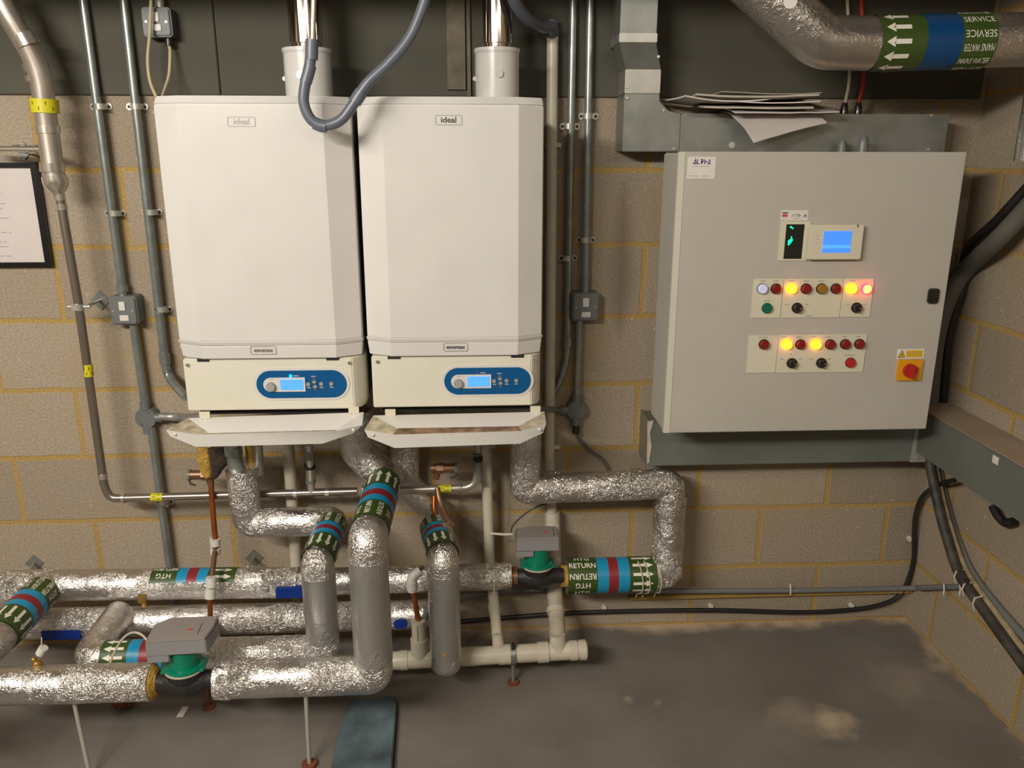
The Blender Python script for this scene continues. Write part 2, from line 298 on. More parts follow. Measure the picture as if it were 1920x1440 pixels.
def floormat():
    m = bpy.data.materials.new('floor_paint'); m.use_nodes = True; n = m.node_tree.nodes; L = m.node_tree.links; b = n['Principled BSDF']
    g = n.new('ShaderNodeNewGeometry'); sx = n.new('ShaderNodeSeparateXYZ'); L.new(g.outputs['Position'], sx.inputs[0])
    def N(sc, det=5):
        t = n.new('ShaderNodeTexNoise'); t.inputs['Scale'].default_value = sc; t.inputs['Detail'].default_value = det; L.new(g.outputs['Position'], t.inputs['Vector']); return t.outputs['Fac']
    def M(op, a, bb, cc=None):
        q = n.new('ShaderNodeMath'); q.operation = op
        for i, v in enumerate((a, bb, cc)):
            if v is None: continue
            if isinstance(v, (int, float)): q.inputs[i].default_value = v
            else: L.new(v, q.inputs[i])
        return q.outputs[0]
    def ramp(x, a, bb):
        r = n.new('ShaderNodeMapRange'); r.inputs[1].default_value = a; r.inputs[2].default_value = bb; r.inputs[3].default_value = 1; r.inputs[4].default_value = 0; r.clamp = True; L.new(x, r.inputs[0]); return r.outputs[0]
    n1, n2 = N(3), N(11)
    dy = M('MULTIPLY', sx.outputs[1], -1); e1 = M('MULTIPLY_ADD', n2, .12, M('MULTIPLY_ADD', n1, .26, dy)); sand = ramp(e1, .18, .245)
    dx = M('SUBTRACT', RW, sx.outputs[0]); e2 = M('MULTIPLY_ADD', n2, .12, M('MULTIPLY_ADD', n1, .22, dx)); sand2 = ramp(e2, .145, .205)
    tot = M('MAXIMUM', sand, sand2)
    for (px, py, rr, st) in ((1560, 1352, .085, .8), (1500, 1345, .10, .35), (1178, 1310, .028, .6), (1235, 1317, .022, .45), (1790, 1245, .10, .7), (1700, 1280, .13, .2)):
        p = PF(px, py); vd = n.new('ShaderNodeVectorMath'); vd.operation = 'DISTANCE'; L.new(g.outputs['Position'], vd.inputs[0]); vd.inputs[1].default_value = p
        e = M('MULTIPLY_ADD', M('SUBTRACT', n2, .5), rr*2.2, vd.outputs['Value']); tot = M('MAXIMUM', tot, M('MULTIPLY', ramp(e, rr*.1, rr), st))
    c = n.new('ShaderNodeValToRGB'); c.color_ramp.elements[0].position = .35; c.color_ramp.elements[0].color = (.163, .145, .128, 1); c.color_ramp.elements[1].position = .65; c.color_ramp.elements[1].color = (.212, .190, .170, 1)
    L.new(n1, c.inputs[0])
    mx = n.new('ShaderNodeMixRGB'); mx.inputs[2].default_value = (.55, .43, .31, 1); L.new(tot, mx.inputs[0]); L.new(c.outputs[0], mx.inputs[1]); L.new(mx.outputs[0], b.inputs['Base Color'])
    b.inputs['Roughness'].default_value = .55; b.inputs['Specular IOR Level'].default_value = .35
    k = n.new('ShaderNodeBump'); k.inputs['Strength'].default_value = .25; k.inputs['Distance'].default_value = .003; L.new(N(140), k.inputs['Height']); L.new(k.outputs['Normal'], b.inputs['Normal'])
    MC['floor_paint'] = m
floormat()
mat('plaster', (.30, .26, .20), .9); mat('board', (.074, .069, .050), .75, var=.12, vscale=3, bump=.05, bscale=120); mat('batten', (.15, .125, .09), .8, var=.3, vscale=20)
X0, Y0, ZC = -1.3, -4.6, 2.95
struct(MB().box(X0, RW, Y0, .0, -.1, 0, 'floor_paint'), 'floor')
struct(MB().box(X0-.1, RW+.1, 0, .1, -.1, ZC, 'block_back'), 'wall_back')
struct(MB().box(RW, RW+.1, Y0, 0, -.1, ZC, 'block_right'), 'wall_right')
struct(MB().box(X0-.1, X0, Y0, 0, -.1, ZC, 'plaster'), 'wall_left')
struct(MB().box(X0-.1, RW+.1, Y0-.1, Y0, -.1, ZC, 'plaster'), 'wall_front')
struct(MB().box(X0, RW, Y0, 0, ZC, ZC+.1, 'plaster'), 'ceiling')
zb = P(100, 177, .012).z
jx = P(406, 90, .012).x
struct(MB().box(X0, jx-.002, -.012, 0, zb, ZC, 'board'), 'trim_1', bevel=.002)
struct(MB().box(jx+.002, P(1852, 100, .012).x, -.012, 0, zb, ZC, 'board'), 'trim_2', bevel=.002)
a = P(838, 90, .02); b_ = P(880, 90, .02)
struct(MB().box(a.x, b_.x-.012, -.022, -.012, P(850, 168, .02).z, ZC, 'batten').box(b_.x-.007, b_.x+.003, -.022, -.012, zb, ZC, 'batten'), 'trim_3')
struct(MB().box(X0, RW, -1.05, -.70, 2.16, 2.45, 'blocker_dark'), 'shade_blocker')  # unseen box added below the ceiling to shade the top of the wall
mat('step_paint', (.27, .215, .15), .9, var=.15)

# ================================================================== conduits and boxes on the wall
def saddle(par, px, py, d=.03, w=.036, r=.011):
    p = P(px, py, d); q = P(px+1.5, py, .006); m = MB()
    for s in (-1, 1):
        m.prism([(q.x+s*r*.9+u, q.z+v) for u, v in stadium(0 if s > 0 else -w*.55, w*.55 if s > 0 else 0, -.010, .010, .009, 4)], -.004, -.0005, 'zinc')
        m.disc(q.x+s*w*.62, -.004, q.z, .004, .003, 'dark', 10)
        m.box(min(q.x+s*r*.8, p.x+s*r*1.1), max(q.x+s*r*.8, p.x+s*r*1.1)+.001, -d, -.001, q.z-.007, q.z+.007, 'zinc')
    m.tube([(p.x, -d, p.z-.008), (p.x, -d, p.z+.008)], r*1.18, 'zinc', 16)
    m.build('saddle', par)
def conduit(name, label, pts, r, saddles, matn='conduit', fit=()):
    P0 = bend(pts, .05); t = thing(name, label, 'conduit', P0[-1]); MB().tube(P0, r, matn, 14).build('tube', t)
    for q in saddles: saddle(t, *q, r=r)
    for q, h in fit:
        c = P(*q); MB().tube([c+V((0, 0, h)), c-V((0, 0, h))], r*1.3, 'conduit', 14).build('coupling', t)
    return t
dC = .03
CR = .0125
conduit('conduit', 'grey steel conduit dropping into the switch box left of the boilers', pp((152, -25, dC), (231, 556, dC)), CR, [(187, 200, dC), (214, 400, dC)], fit=[((229, 540, dC), .01)])
conduit('conduit', 'grey steel conduit between the left switch box and the round junction box', pp((250, 608, dC), (273, 766, dC)), CR, [])
conduit('conduit', 'grey steel conduit running down from the left round box behind the insulated pipes', pp((283, 800, dC), (330, 1150, dC)), CR, [(306, 942, dC)])
cB = conduit('conduit', 'steel conduit beside the left boiler ending in a curved flexible length', pp((229, -25, dC), (309, 676, dC)), CR, [(255, 200, dC), (283, 398, dC), (303, 580, dC)], fit=[((309, 672, dC), .018)])
MB().tube(smoothpath(pp((310, 684, dC), (316, 704, .04), (330, 724, .09), (350, 745, .16)), 14), .0125, 'conduit', 12, ribs=.12).build('flexible_tube', cB)
# right pair
cr = conduit('conduit', 'steel conduit right of the white waste pipe curving in behind the right boiler', pp((1075, -25, dC), (1063, 660, dC)), .0115, [(1067, 237, dC), (1063, 484, dC)], fit=[((1064, 640, dC), .014)])
MB().tube(smoothpath(pp((1063, 660, dC), (1058, 690, .035), (1046, 722, .018), (1028, 750, .014)), 8), .0115, 'conduit', 12).build('bent_tube', cr)
conduit('conduit', 'steel conduit dropping into the switch box right of the boilers', pp((1107, -25, dC), (1097, 552, dC)), .0115, [(1102, 218, dC), (1097, 450, dC)])
conduit('conduit', 'short steel conduit below the right switch box', pp((1086, 600, dC), (1082, 748, dC)), .0115, [])

def switch_box(label, a, b, d0, d1, marks, bm='box_grey'):
    x0, x1, z0, z1 = rectpx(a, b, d1); c = thing('switch_box', label, 'switch', ((x0+x1)/2, -d0, z0))
    MB().prism(stadium(x0-.004, x1+.004, z0-.004, z1+.004, .008, 3), -d1+.006, -d0, bm).build('box', c, bevel=.002)
    m = MB().prism(stadium(x0, x1, z0, z1, .006, 3), -d1, -d1+.007, bm); m.build('faceplate', c, bevel=.0015)
    for (u0, u1, v0, v1) in marks:
        MB().box(x0+(x1-x0)*u0, x0+(x1-x0)*u1, -d1-.004, -d1, z0+(z1-z0)*v0, z0+(z1-z0)*v1, 'white_plastic').build('rocker' if v0 > .45 else 'fuse_carrier', c, bevel=.0012, label='white rocker' if v0 > .45 else 'white fuse carrier')
    zc = (z0+z1)/2
    for s in (.12, .88): MB().disc(x0+(x1-x0)*s, -d1, zc, .0032, .0015, 'zinc', 10).build('screw', c)
    return c
switch_box('grey metal fused switch box on the block wall left of the boilers', (203, 559), (257, 607), 0, .062, [(.38, .62, .52, .86), (.36, .72, .12, .34)])
switch_box('grey metal fused switch box on the block wall right of the boilers', (1075, 552), (1121, 600), 0, .06, [(.38, .62, .52, .86), (.34, .70, .12, .32)])
sb = switch_box('dark grey fused switch box on the upper board with a cream flex below', (265, 15), (320, 66), .012, .07, [(.40, .62, .50, .85), (.34, .68, .16, .40)], 'box_dark')
MB().cyl(P(316, 68, .04), P(317, 86, .04), .011, 'knob_black').build('cable_gland', sb, label='black gland')
MB().tube(pp((297, -25, .04), (300, 14, .04)), .0125, 'zinc').build('conduit_stub', sb)
single(MB().tube(smoothpath(pp((317, 84, .04), (319, 100, .05), (317, 140, .07), (309, 168, .12), (303, 185, .18)), 8), .0045, 'cable_cream', 8), 'flex', 'cream flex hanging from the gland of the dark upper switch box', 'cable')
single(MB().tube(smoothpath(pp((284, -25, .09), (281, 60, .09), (277, 110, .10), (281, 150, .12), (293, 182, .16)), 8), .0045, 'cable_cream', 8), 'flex', 'cream flex looping down in front of the dark upper switch box', 'cable')
def junction(label, px, py, rpx, d, stubs, gland=None):
    p = P(px, py, d); r = rad(px, py, d, rpx*2); t = thing('junction_box', label, 'junction box', (p.x, -.005, p.z-r))
    m = MB().cyl((p.x, -.004, p.z), (p.x, -d-.008, p.z), r, 'box_grey', seg=28); m.build('body', t, bevel=.002)
    MB().disc(p.x, -d-.008, p.z, r*.97, .003, 'box_grey', 28).disc(p.x-r*.35, -d-.011, p.z-r*.6, .003, .002, 'dark', 8).disc(p.x+r*.35, -d-.011, p.z+r*.6, .003, .002, 'dark', 8).build('lid', t, bevel=.001)
    for dx, dz in stubs:
        MB().cyl((p.x+dx*r*.85, -dC, p.z+dz*r*.85), (p.x+dx*(r+.018), -dC, p.z+dz*(r+.018)), .0155, 'box_grey').build('spout', t)
    if gland: MB().cyl((p.x, -dC, p.z-r-.016), (p.x, -dC, p.z-r-.048), .013, 'knob_black').build('cable_gland', t, label='black gland')
    return t, p, r
junction('round grey conduit box left of the left boiler', 275, 783, 20, .03, [(0, 1), (0, -1), (1, 0)])
junction('round grey conduit box with a black gland below it, right of the waste pipe', 1081, 768, 19, .03, [(0, 1), (0, -1), (-1, 0)], True)
single(MB().tube(smoothpath(pp((303, 781, dC), (330, 782, .05), (355, 784, .12), (380, 782, .2)), 16), .012, 'galvanised_bright', 12, ribs=.16), 'flexible_conduit', 'ribbed flexible conduit from the left round box to the left boiler', 'conduit')
single(MB().tube(pp((1057, 768, dC), (1040, 768, .06), (1010, 766, .12)), .009, 'galvanised', 12), 'flexible_conduit', 'short flexible conduit from the right round box towards the right boiler', 'conduit')
single(MB().tube(smoothpath(pp((1080, 806, dC), (1084, 822, .02), (1105, 842, .02), (1130, 862, .02), (1142, 884, .03)), 8), .0048, 'cable_grey', 8), 'flex', 'dark grey flex hanging from the black gland of the right round box', 'cable')

# ================================================================== gas pipe
gd = .14
g = thing('gas_pipe', 'steel gas pipe with yellow tape bands left of the boilers, elbowed along beneath them', 'pipe', P(200, 930, gd))
up = bend(pp((-10, -30, .18), (12, 22, .18), (75, 128, .15), (90, 250, gd), (103, 338, gd)), .06)
MB().tube(up, rad(80, 200, gd, 39), 'steel_pipe', 24).build('wide_tube', g)
for a, b, k in (((14, 18), (24, 38), 1.12), ((44, 66), (56, 88), 1.1), ((66, 120), (70, 134), 1.16), ((71, 142), (73, 152), 1.16), ((88, 236), (90, 250), 1.14), ((97, 305), (99, 322), 1.14), ((101, 330), (103, 338), 1.14)):
    dd = .165 if a[1] < 100 else gd
    MB().tube([P(*a, dd), P(*b, dd)], rad(80, 200, gd, 39)*k, 'steel_bright', 24).build('press_ring', g)
MB().tube([P(103, 336, gd).lerp(P(110.5, 370, gd), k/8) for k in range(9)], [.0335, .0335, .033, .031, .0275, .023, .018, .014, .0135], 'steel_bright', 28).build('reducer', g)
for a, b in (((111, 364), (113, 376)), ((115, 382), (117, 394))): MB().tube([P(*a, gd), P(*b, gd)], .0145, 'steel_bright', 16).build('press_ring', g)
gp = bend(pp((111, 362, gd), (148, 575, gd), (195, 910, gd), (206, 934, gd), (232, 934, gd), (670, 921, gd)), .05)
MB().tube(gp, .0125, 'steel_dull', 16).build('narrow_tube', g)
MB().tube(bend(pp((720, 920, gd), (893, 914, gd), (897, 848, gd), (892, 800, .2)), .045), .0115, 'steel_pipe', 16).build('narrow_tube', g)
for a, b in (((191.5, 888), (193, 897)), ((229, 934), (235, 934)), ((551, 925), (558, 925)), ((610, 923), (618, 923)), ((860, 915), (866, 915))):
    MB().tube([P(*a, gd), P(*b, gd)], .0155, 'steel_bright', 16).build('press_ring', g)
MB().tube(bend(pp((584, 924, gd), (583, 900, gd), (579, 830, .2)), .03), .012, 'steel_pipe', 14).build('branch_tube', g)
MB().tube(pp((583, 905, gd), (582, 888, gd), (581, 860, .17)), [.016, .014, .015], 'galvanised', 12).ball(P(580, 872, .16), .017, 'dark', nz=.3).box(*[c for q in [rectpx((572, 836), (584, 862), .19)] for c in (q[0], q[1])], -.20, -.185, *rectpx((572, 836), (584, 862), .19)[2:], 'galvanised').build('gas_cock', g)
MB().tube(pp((897, 905, gd), (896, 880, gd), (895, 850, .15)), [.014, .013, .015], 'galvanised', 12).ball(P(896, 858, .15), .016, 'dark', nz=.3).build('gas_cock', g)
MB().tube(pp((680, 919, gd), (687, 919, gd)), .016, 'brass', 8).tube(pp((689, 919, gd), (694, 919, gd)), .016, 'brass', 8).build('union_nut', g, label='brass union nuts')
def tape(a, b, r, name='tape_band'):
    m = MB().tube([a, b], r, 'yellow_tape', 24)
    ax = (b-a).normalized(); n = V((0, -1, 0)); sd = ax.cross(n)
    for k in range(-2, 3):                # illegible printed strokes
        c = a.lerp(b, .3 if k % 2 else .7)
        th = k*.5; d = (n*math.cos(th)+sd*math.sin(th)); e = (sd*math.cos(th)-n*math.sin(th))
        q = c+d*(r+.0008); h = (b-a)*.13; w_ = e*.0009
        m.add([q-h-w_, q-h+w_, q+h+w_, q+h-w_], [(0, 1, 2, 3)], 'ink')
    m.build(name, g, label='yellow tape band')
tape(P(82.5, 186, gd), P(85.5, 212, gd), .0350); tape(P(164.5, 683, gd), P(167, 705, gd), .0133)
tape(P(284, 932.5, gd), P(306, 932, gd), .0133); tape(P(823, 917, gd), P(846, 916, gd), .0125)
MB().tube(pp((-30, 279, .10), (78, 280, .12)), .0085, 'steel_bright', 14).tube(pp((26, 279, .104), (36, 279, .106)), .0115, 'steel_bright', 14).tube(pp((55, 280, .11), (70, 280, .115)), .012, 'steel_bright', 14).build('branch_tube', g)
def plate(px, py, s=.028):
    p = P(px, py, 0); return MB().prism([(p.x-s, p.z), (p.x, p.z-s), (p.x+s, p.z), (p.x, p.z+s)], -.005, -.0005, 'galvanised'), p
m, p = plate(45, 282, .026); q = P(45, 280, .10); m.cyl(p+V((0, -.006, 0)), (q.x, q.y, q.z), .005, 'zinc').tube([q+V((-.006, 0, 0)), q+V((.006, 0, 0))], .013, 'zinc', 14).build('wall_clip', g)
m, p = plate(189, 563, .030); q = P(147, 575, gd); m.cyl(p+V((0, -.006, 0)), V((p.x, -gd, p.z)), .0045, 'zinc')
m.tube([q+V((-.003, 0, -.009)), q+V((0, 0, .009))], .0175, 'zinc', 18).cyl(q, V((q.x+.034, q.y, q.z)), .005, 'zinc').cyl(q-V((.03, 0, 0)), q, .005, 'zinc').build('wall_clip', g)

# ================================================================== boilers
def boiler(n, x0, x1, tray, side_label, bb, idea, evo, led, screws, slots):
    zt = 1.760; d = .42
    zr = P(500, 640, d).z if n == 1 else P(850, 634, d).z       # ridge above the lower band
    zband = P(500, 673, d).z if n == 1 else P(850, 668, d).z
    zbot = P(520, 768, .405).z if n == 1 else P(850, 762, .405).z
    t = thing('boiler', side_label, 'boiler', ((x0+x1)/2, -.2, zbot), 'wall-hung boilers')
    MB().box(x0+.012, x1-.002, -.36, -.03, zbot+.004, zt-.03, 'casing_grey').build('casing', t, bevel=.003, label='grey steel side casing')
    MB().box(x0+.03, x1-.03, -.37, -.06, zbot-.022, zbot+.004, 'dark').build('base_plate', t)
    MB().box(x0+.05, x1-.05, -.03, -.0005, zbot+.15, zt-.1, 'casing_grey').build('wall_bracket', t)
    c = .066; yb, ym, yf = -.355, -.385, -d
    def prof(e=0.0, y_=0.0): return [(x0+e, yb), (x0+e, ym-y_), (x0+c+e*.4, yf-y_), (x1-c-e*.4, yf-y_), (x1-e, ym-y_), (x1-e, yb)]
    def ring(z, e, y_=0.0): return [(x, y, z) for x, y in prof(e, y_)]
    m = MB(); m.hexa(ring(zr, .0), ring(zt-.02, .001), 'white_enamel'); m.hexa(ring(zt-.02, .001), [(x, y+(.0 if i in (0, 5) else .012), zt) for i, (x, y) in enumerate(prof(.004))], 'white_enamel')
    o = m.build('front_panel', t, bevel=.0025, smooth=25)
    m = MB(); m.hexa(ring(zband, .004, -.004), ring(zr-.012, .0), 'white_enamel'); m.hexa(ring(zr-.012, .0), ring(zr, -.003, .005), 'white_enamel'); m.build('lower_trim', t, bevel=.002, smooth=25)
    yc = -.405
    m = MB(); fx0, fx1 = x0+.010, x1-.001
    m.hexa([(fx0, -.30, zbot), (fx0, yc, zbot), (fx1-.028, yc, zbot), (fx1-.008, yc+.018, zbot), (fx1, -.36, zbot), (fx1, -.30, zbot)],
           [(fx0, -.30, zband-.002), (fx0, yc, zband-.002), (fx1-.028, yc, zband-.002), (fx1-.008, yc+.018, zband-.002), (fx1, -.36, zband-.002), (fx1, -.30, zband-.002)], 'cream_enamel')
    m.build('control_fascia', t, bevel=.0025, label='cream control fascia')
    for a in screws:
        p = P(*a, -yc); MB().disc(p.x, yc, p.z, .0052, .004, 'zinc', 12).disc(p.x, yc-.004, p.z, .002, .001, 'dark', 8).build('screw', t)
    for a, b in slots:
        r_ = rectpx(a, b, .405); MB().box(r_[0], r_[1], yc-.002, yc+.01, zband-.009, zband-.001, 'dark').build('vent_slot', t)
    # badges
    for (px, py, wpx, hpx, txt, sz, mm) in (idea, evo):
        q = P(px, py, d+.003); W = rad(px, py, d, wpx); H = rad(px, py, d, hpx); m = MB()
        out = stadium(q.x-W, q.x+W, q.z-H, q.z+H, .004, 4); inn = stadium(q.x-W+.0016, q.x+W-.0016, q.z-H+.0016, q.z+H-.0016, .003, 4); k = len(out)
        yq = yf-.0012 - (.0 if txt == 'ideal' else .0)
        m.add([(x, yq, z) for x, z in out]+[(x, yq, z) for x, z in inn], [(i, (i+1) % k, k+(i+1) % k, k+i) for i in range(k)], 'outline_grey')
        m.text(txt, q.x, yq, q.z, sz, mm, .012, 1.12 if txt == 'ideal' else 1.0)
        m.build('badge', t)
    # control panel
    (ax, ay), (bx, by) = bb; x_0, x_1, z_0, z_1 = rectpx((ax, (ay+by)/2), (bx, (ay+by)/2), .407); W = x_1-x_0; zc = z_0; H = W*.318
    m = MB().prism(stadium(x_0-.008, x_1+.008, zc-H/2-.007, zc+H/2+.007, 1, 12), yc-.002, yc, 'white_enamel').prism(stadium(x_0, x_1, zc-H/2, zc+H/2, 1, 12), yc-.004, yc, 'panel_blue')
    fx = lambda x: x_0+W*(x-5)/1625; fz = lambda y: zc-W*(y-373)/1625
    po = [(fx(885), fz(508)), (fx(885), fz(242)), (fx(265), fz(242))]+[(fx(265)+W*.082*math.cos(math.radians(a)), fz(375)+W*.082*math.sin(math.radians(a))) for a in range(105, 256, 15)]+[(fx(265), fz(508))]
    m.prism(po, yc-.0065, yc-.003, 'white_enamel')
    for (u, v, w_) in ((730, 212, 50), (1040, 228, 42), (945, 440, 32), (1178, 438, 36), (1358, 436, 32)): m.box(fx(u-w_), fx(u+w_), yc-.0048, yc-.004, fz(v+9), fz(v-9), 'outline_grey')
    m.box(fx(225), fx(310), yc-.0072, yc-.0065, fz(276), fz(266), 'outline_grey')
    cp = m.build('control_panel', t, label='blue oval control panel')
    MB().disc(fx(268), yc-.006, fz(405), W*88/1625, .011, 'grey_rubber', 28, r2=W*80/1625).build('knob', cp, bevel=.001)
    MB().box(fx(440), fx(850), yc-.0078, yc-.006, fz(470), fz(278), 'lcd').build('display', cp, label='lit blue display')
    for k, (u, v, s) in enumerate(((938, 375, 0), (1050, 322, 1), (1060, 425, -1), (1173, 370, 0), (1355, 370, 0))):
        r = W*38/1625; q = MB().disc(fx(u), yc-.003, fz(v), r, .004, 'coupling_grey', 16)
        if s: q.prism([(fx(u)-r*.8, fz(v)+s*r*.5), (fx(u)+r*.8, fz(v)+s*r*.5), (fx(u), fz(v)+s*r*1.75)][::s], yc-.007, yc-.003, 'coupling_grey')
        q.build('button', cp)
    MB().disc(fx(632), yc-.004, fz(212), W*(26 if led else 12)/1625, .002, 'blue_led' if led else 'ink_red', 14).build('indicator_light', cp, label='lit blue light' if led else None)
    # lowered flap: a shallow tray hinged under the fascia
    BL, BR, FR, FL, RL, A, B, RR, C0, C1, C2, C3 = [P(*q) for q in tray]
    m = MB(); nb = V((0, 0, -.004))
    m.add([BL, BR, FR, FL], [(0, 1, 2, 3)], 'tray_white')
    m.add([BL, FL, A, RL], [(0, 1, 2, 3)], 'tray_dirty' ); m.add([FL, FR, B, A], [(0, 1, 2, 3)], 'tray_stained' if n == 2 else 'tray_dirty'); m.add([BR, RR, B, FR], [(0, 1, 2, 3)], 'tray_white' if n == 1 else 'tray_dirty')
    rim = [RL, A, B, RR]; low = [RL+(C0-RL)*.12, C1, C2, RR+(C3-RR)*.15]
    m.add([RL, A, B, RR, C3, C2, C1, C0], [(0, 1, 6, 7), (1, 2, 5, 6), (2, 3, 4, 5)], 'tray_white')
    bl, br = BL+V((0, .004, -.018)), BR+V((0, .004, -.018))
    m.add([bl, br, BR, BL, RL, C0, C1, C2, C3, RR], [(0, 1, 2, 3), (0, 3, 4, 5), (0, 5, 6), (0, 6, 7, 1), (1, 7, 8), (1, 8, 9, 2)], 'tray_white')
    fl = m.build('flap', t, smooth=50, label='lowered white flap open as a tray')
    for q in (RL.lerp(A, .25)+(C0-RL)*.45, RR.lerp(B, .2)+(C3-RR)*.45):
        MB().ball(q+V((0, -.003, 0)), .005, 'tray_white', sy=.5).build('stud', fl)
    for f_ in (.1, .945):
        c_ = BL.lerp(BR, f_); q = MB().box(c_.x-.014, c_.x+.014, c_.y-.006, c_.y-.001, c_.z-.008, c_.z+.018, 'label_cream')
        for s in (-.007, .007): q.disc(c_.x+s, c_.y-.006, c_.z-.004, .003, .001, 'outline_grey', 10)
        q.build('hinge', fl, label='grey hinge tab')
    # flue
    return t
tr1 = [(352, 784, .40), (682, 773, .40), (630, 806, .455), (392, 812, .455), (311, 806, .465), (368, 815, .49), (632, 808, .49), (679, 797, .465), (319, 818, .465), (368, 838, .485), (604, 832, .485), (664, 812, .465)]
tr2 = [(700, 779, .40), (1021, 772, .40), (972, 799, .455), (745, 803, .455), (683, 806, .465), (737, 815, .49), (978, 808, .49), (1024, 794, .465), (690, 820, .465), (740, 840, .485), (974, 832, .485), (1018, 812, .465)]
boiler(1, .690, 1.174, tr1, 'white wall-hung boiler on the left, its blue indicator dot lit', ((481, 692), (650, 746)), (452, 228, 52, 18, 'ideal', .019, 'outline_grey'), (493, 657, 48, 16, 'evomax', .0155, 'print_grey'), True, [(352, 684), (655, 680)], [((370, 676), (393, 680)), ((612, 674), (636, 678))])
boiler(2, 1.187, 1.657, tr2, 'white wall-hung boiler on the right, stained lowered flap below it', ((833, 687), (995, 739)), (841, 225, 50, 18, 'ideal', .019, 'ink'), (854, 651, 46, 16, 'evomax', .0155, 'ink'), False, [(708, 678), (1002, 674)], [((727, 671), (751, 675)), ((958, 669), (982, 673))])
# flues
def flue(label, cx, wpx, chx, scr):
    d = .2; c = P(cx, 130, d); r = rad(cx, 130, d, wpx); zt = P(cx, 92, d).z
    t = thing('flue', label, 'flue', (c.x, -d, 1.735), 'boiler flues')
    MB().tube([(c.x, -d, 1.735), (c.x, -d, zt-.012), (c.x, -d, zt-.010), (c.x, -d, zt)], [r*.97, r*.97, r*1.02, r*1.02], 'white_enamel', 40).build('collar', t, bevel=.0015, label='white enamelled collar')
    MB().tube([(c.x, -d, zt-.01), (c.x, -d, zt+.012), (c.x, -d, zt+.013), (c.x, -d, 2.5)], [r*.6, r*.6, r*.67, r*.67], 'chrome', 40).build('flue_pipe', t, label='polished steel pipe')
    s = P(scr[0], scr[1], d+r); MB().disc(s.x, -(d+r)+.012, s.z, .010, .014, 'zinc', 18).build('test_plug', t)
    MB().disc(c.x-r*.98, -d+.006, P(cx, 148, d).z, .006, .012, 'white_enamel', 12).build('side_screw', t)
flue('polished steel flue in a white collar on top of the left boiler', 577.5, 90, 0, (563, 140)); flue('polished steel flue in a white collar on top of the right boiler', 932, 85, 0, (936, 138))

# hoses
hd = .50
h = thing('drain_hose', 'blue-grey hose hanging in a U in front of both boilers', 'hose', P(605, 240, hd))
MB().tube(smoothpath(pp((584, 82, hd), (581, 120, hd), (572, 160, hd), (570, 195, hd), (585, 226, hd), (612, 235, hd), (640, 224, hd), (662, 196, hd), (690, 155, hd), (730, 117, hd), (768, 70, hd), (792, 15, hd), (804, -30, hd)), 10), rad(600, 230, hd, 20), 'hose_grey', 18).build('tube', h)
MB().tube(pp((585, 74, hd), (584, 112, hd)), rad(585, 90, hd, 24), 'hose_grey', 20).build('cuff', h)
MB().tube(smoothpath(pp((582, 122, hd), (578, 138, hd), (573, 155, hd)), 4), rad(585, 90, hd, 23), 'hose_grey', 20).build('cuff', h)
MB().tube(pp((665, 192, hd), (678, 172, hd)), rad(585, 90, hd, 25), 'hose_grey', 20).build('cuff', h)
MB().tube(smoothpath(pp((590, 231, hd), (602, 236, hd), (612, 237, hd)), 3), rad(585, 90, hd, 24), 'hose_grey', 20).build('cuff', h)
single(MB().tube(pp((589, -40, hd), (586, 80, hd)), rad(588, 40, hd, 11), 'steel_bright', 16), 'drain_pipe', 'slim bright metal pipe entering the cuff of the U-shaped hose', 'pipe')
wp = thing('waste_pipe', 'tall white waste pipe between the right boiler and the right conduits', 'pipe', P(1045, 1190, .12))
wd = .045; wr = rad(1035, 300, wd, 21)
MB().tube(pp((1036, 62, wd), (1030, 870, wd), (1036, 985, wd)), wr, 'pvc', 20).build('upper_tube', wp)
MB().tube(pp((1036, 960, wd), (1041, 1130, .10)), rad(1036, 1050, .08, 28), 'pvc_dirty', 20).build('lower_tube', wp)
MB().tube(pp((1040, 1108, .10), (1043, 1150, .16), (1046, 1200, .285)), rad(1042, 1150, .16, 30), 'pvc_dirty', 20).build('bent_tube', wp)
MB().tube(pp((1041, 1140, .15), (1042, 1150, .165)), rad(1042, 1150, .16, 34), 'pvc', 20).build('socket', wp)
for y in (272, 838): MB().tube(pp((1034.5 if y < 300 else 1030.5, y-5, wd), (1034.5 if y < 300 else 1030.5, y+4, wd)), wr*1.15, 'pvc', 18).box(P(1034, y, wd).x, P(1034, y, wd).x+.028, -wd-.004, 0, P(1034, y, wd).z-.006, P(1034, y, wd).z+.006, 'pvc').build('pipe_clip', wp)
h2 = thing('drain_hose', 'blue-grey hose bending down into the top of the white waste pipe', 'hose', P(1035, 70, .08))
MB().tube(smoothpath(pp((955, -30, .30), (968, 8, .26), (992, 38, .2), (1015, 50, .13), (1030, 50, .09), (1036, 66, wd)), 8), .0165, 'hose_grey', 18).build('tube', h2)
MB().tube(pp((1033, 38, wd), (1036, 68, wd)), wr*1.12, 'hose_grey', 20).build('cuff', h2)

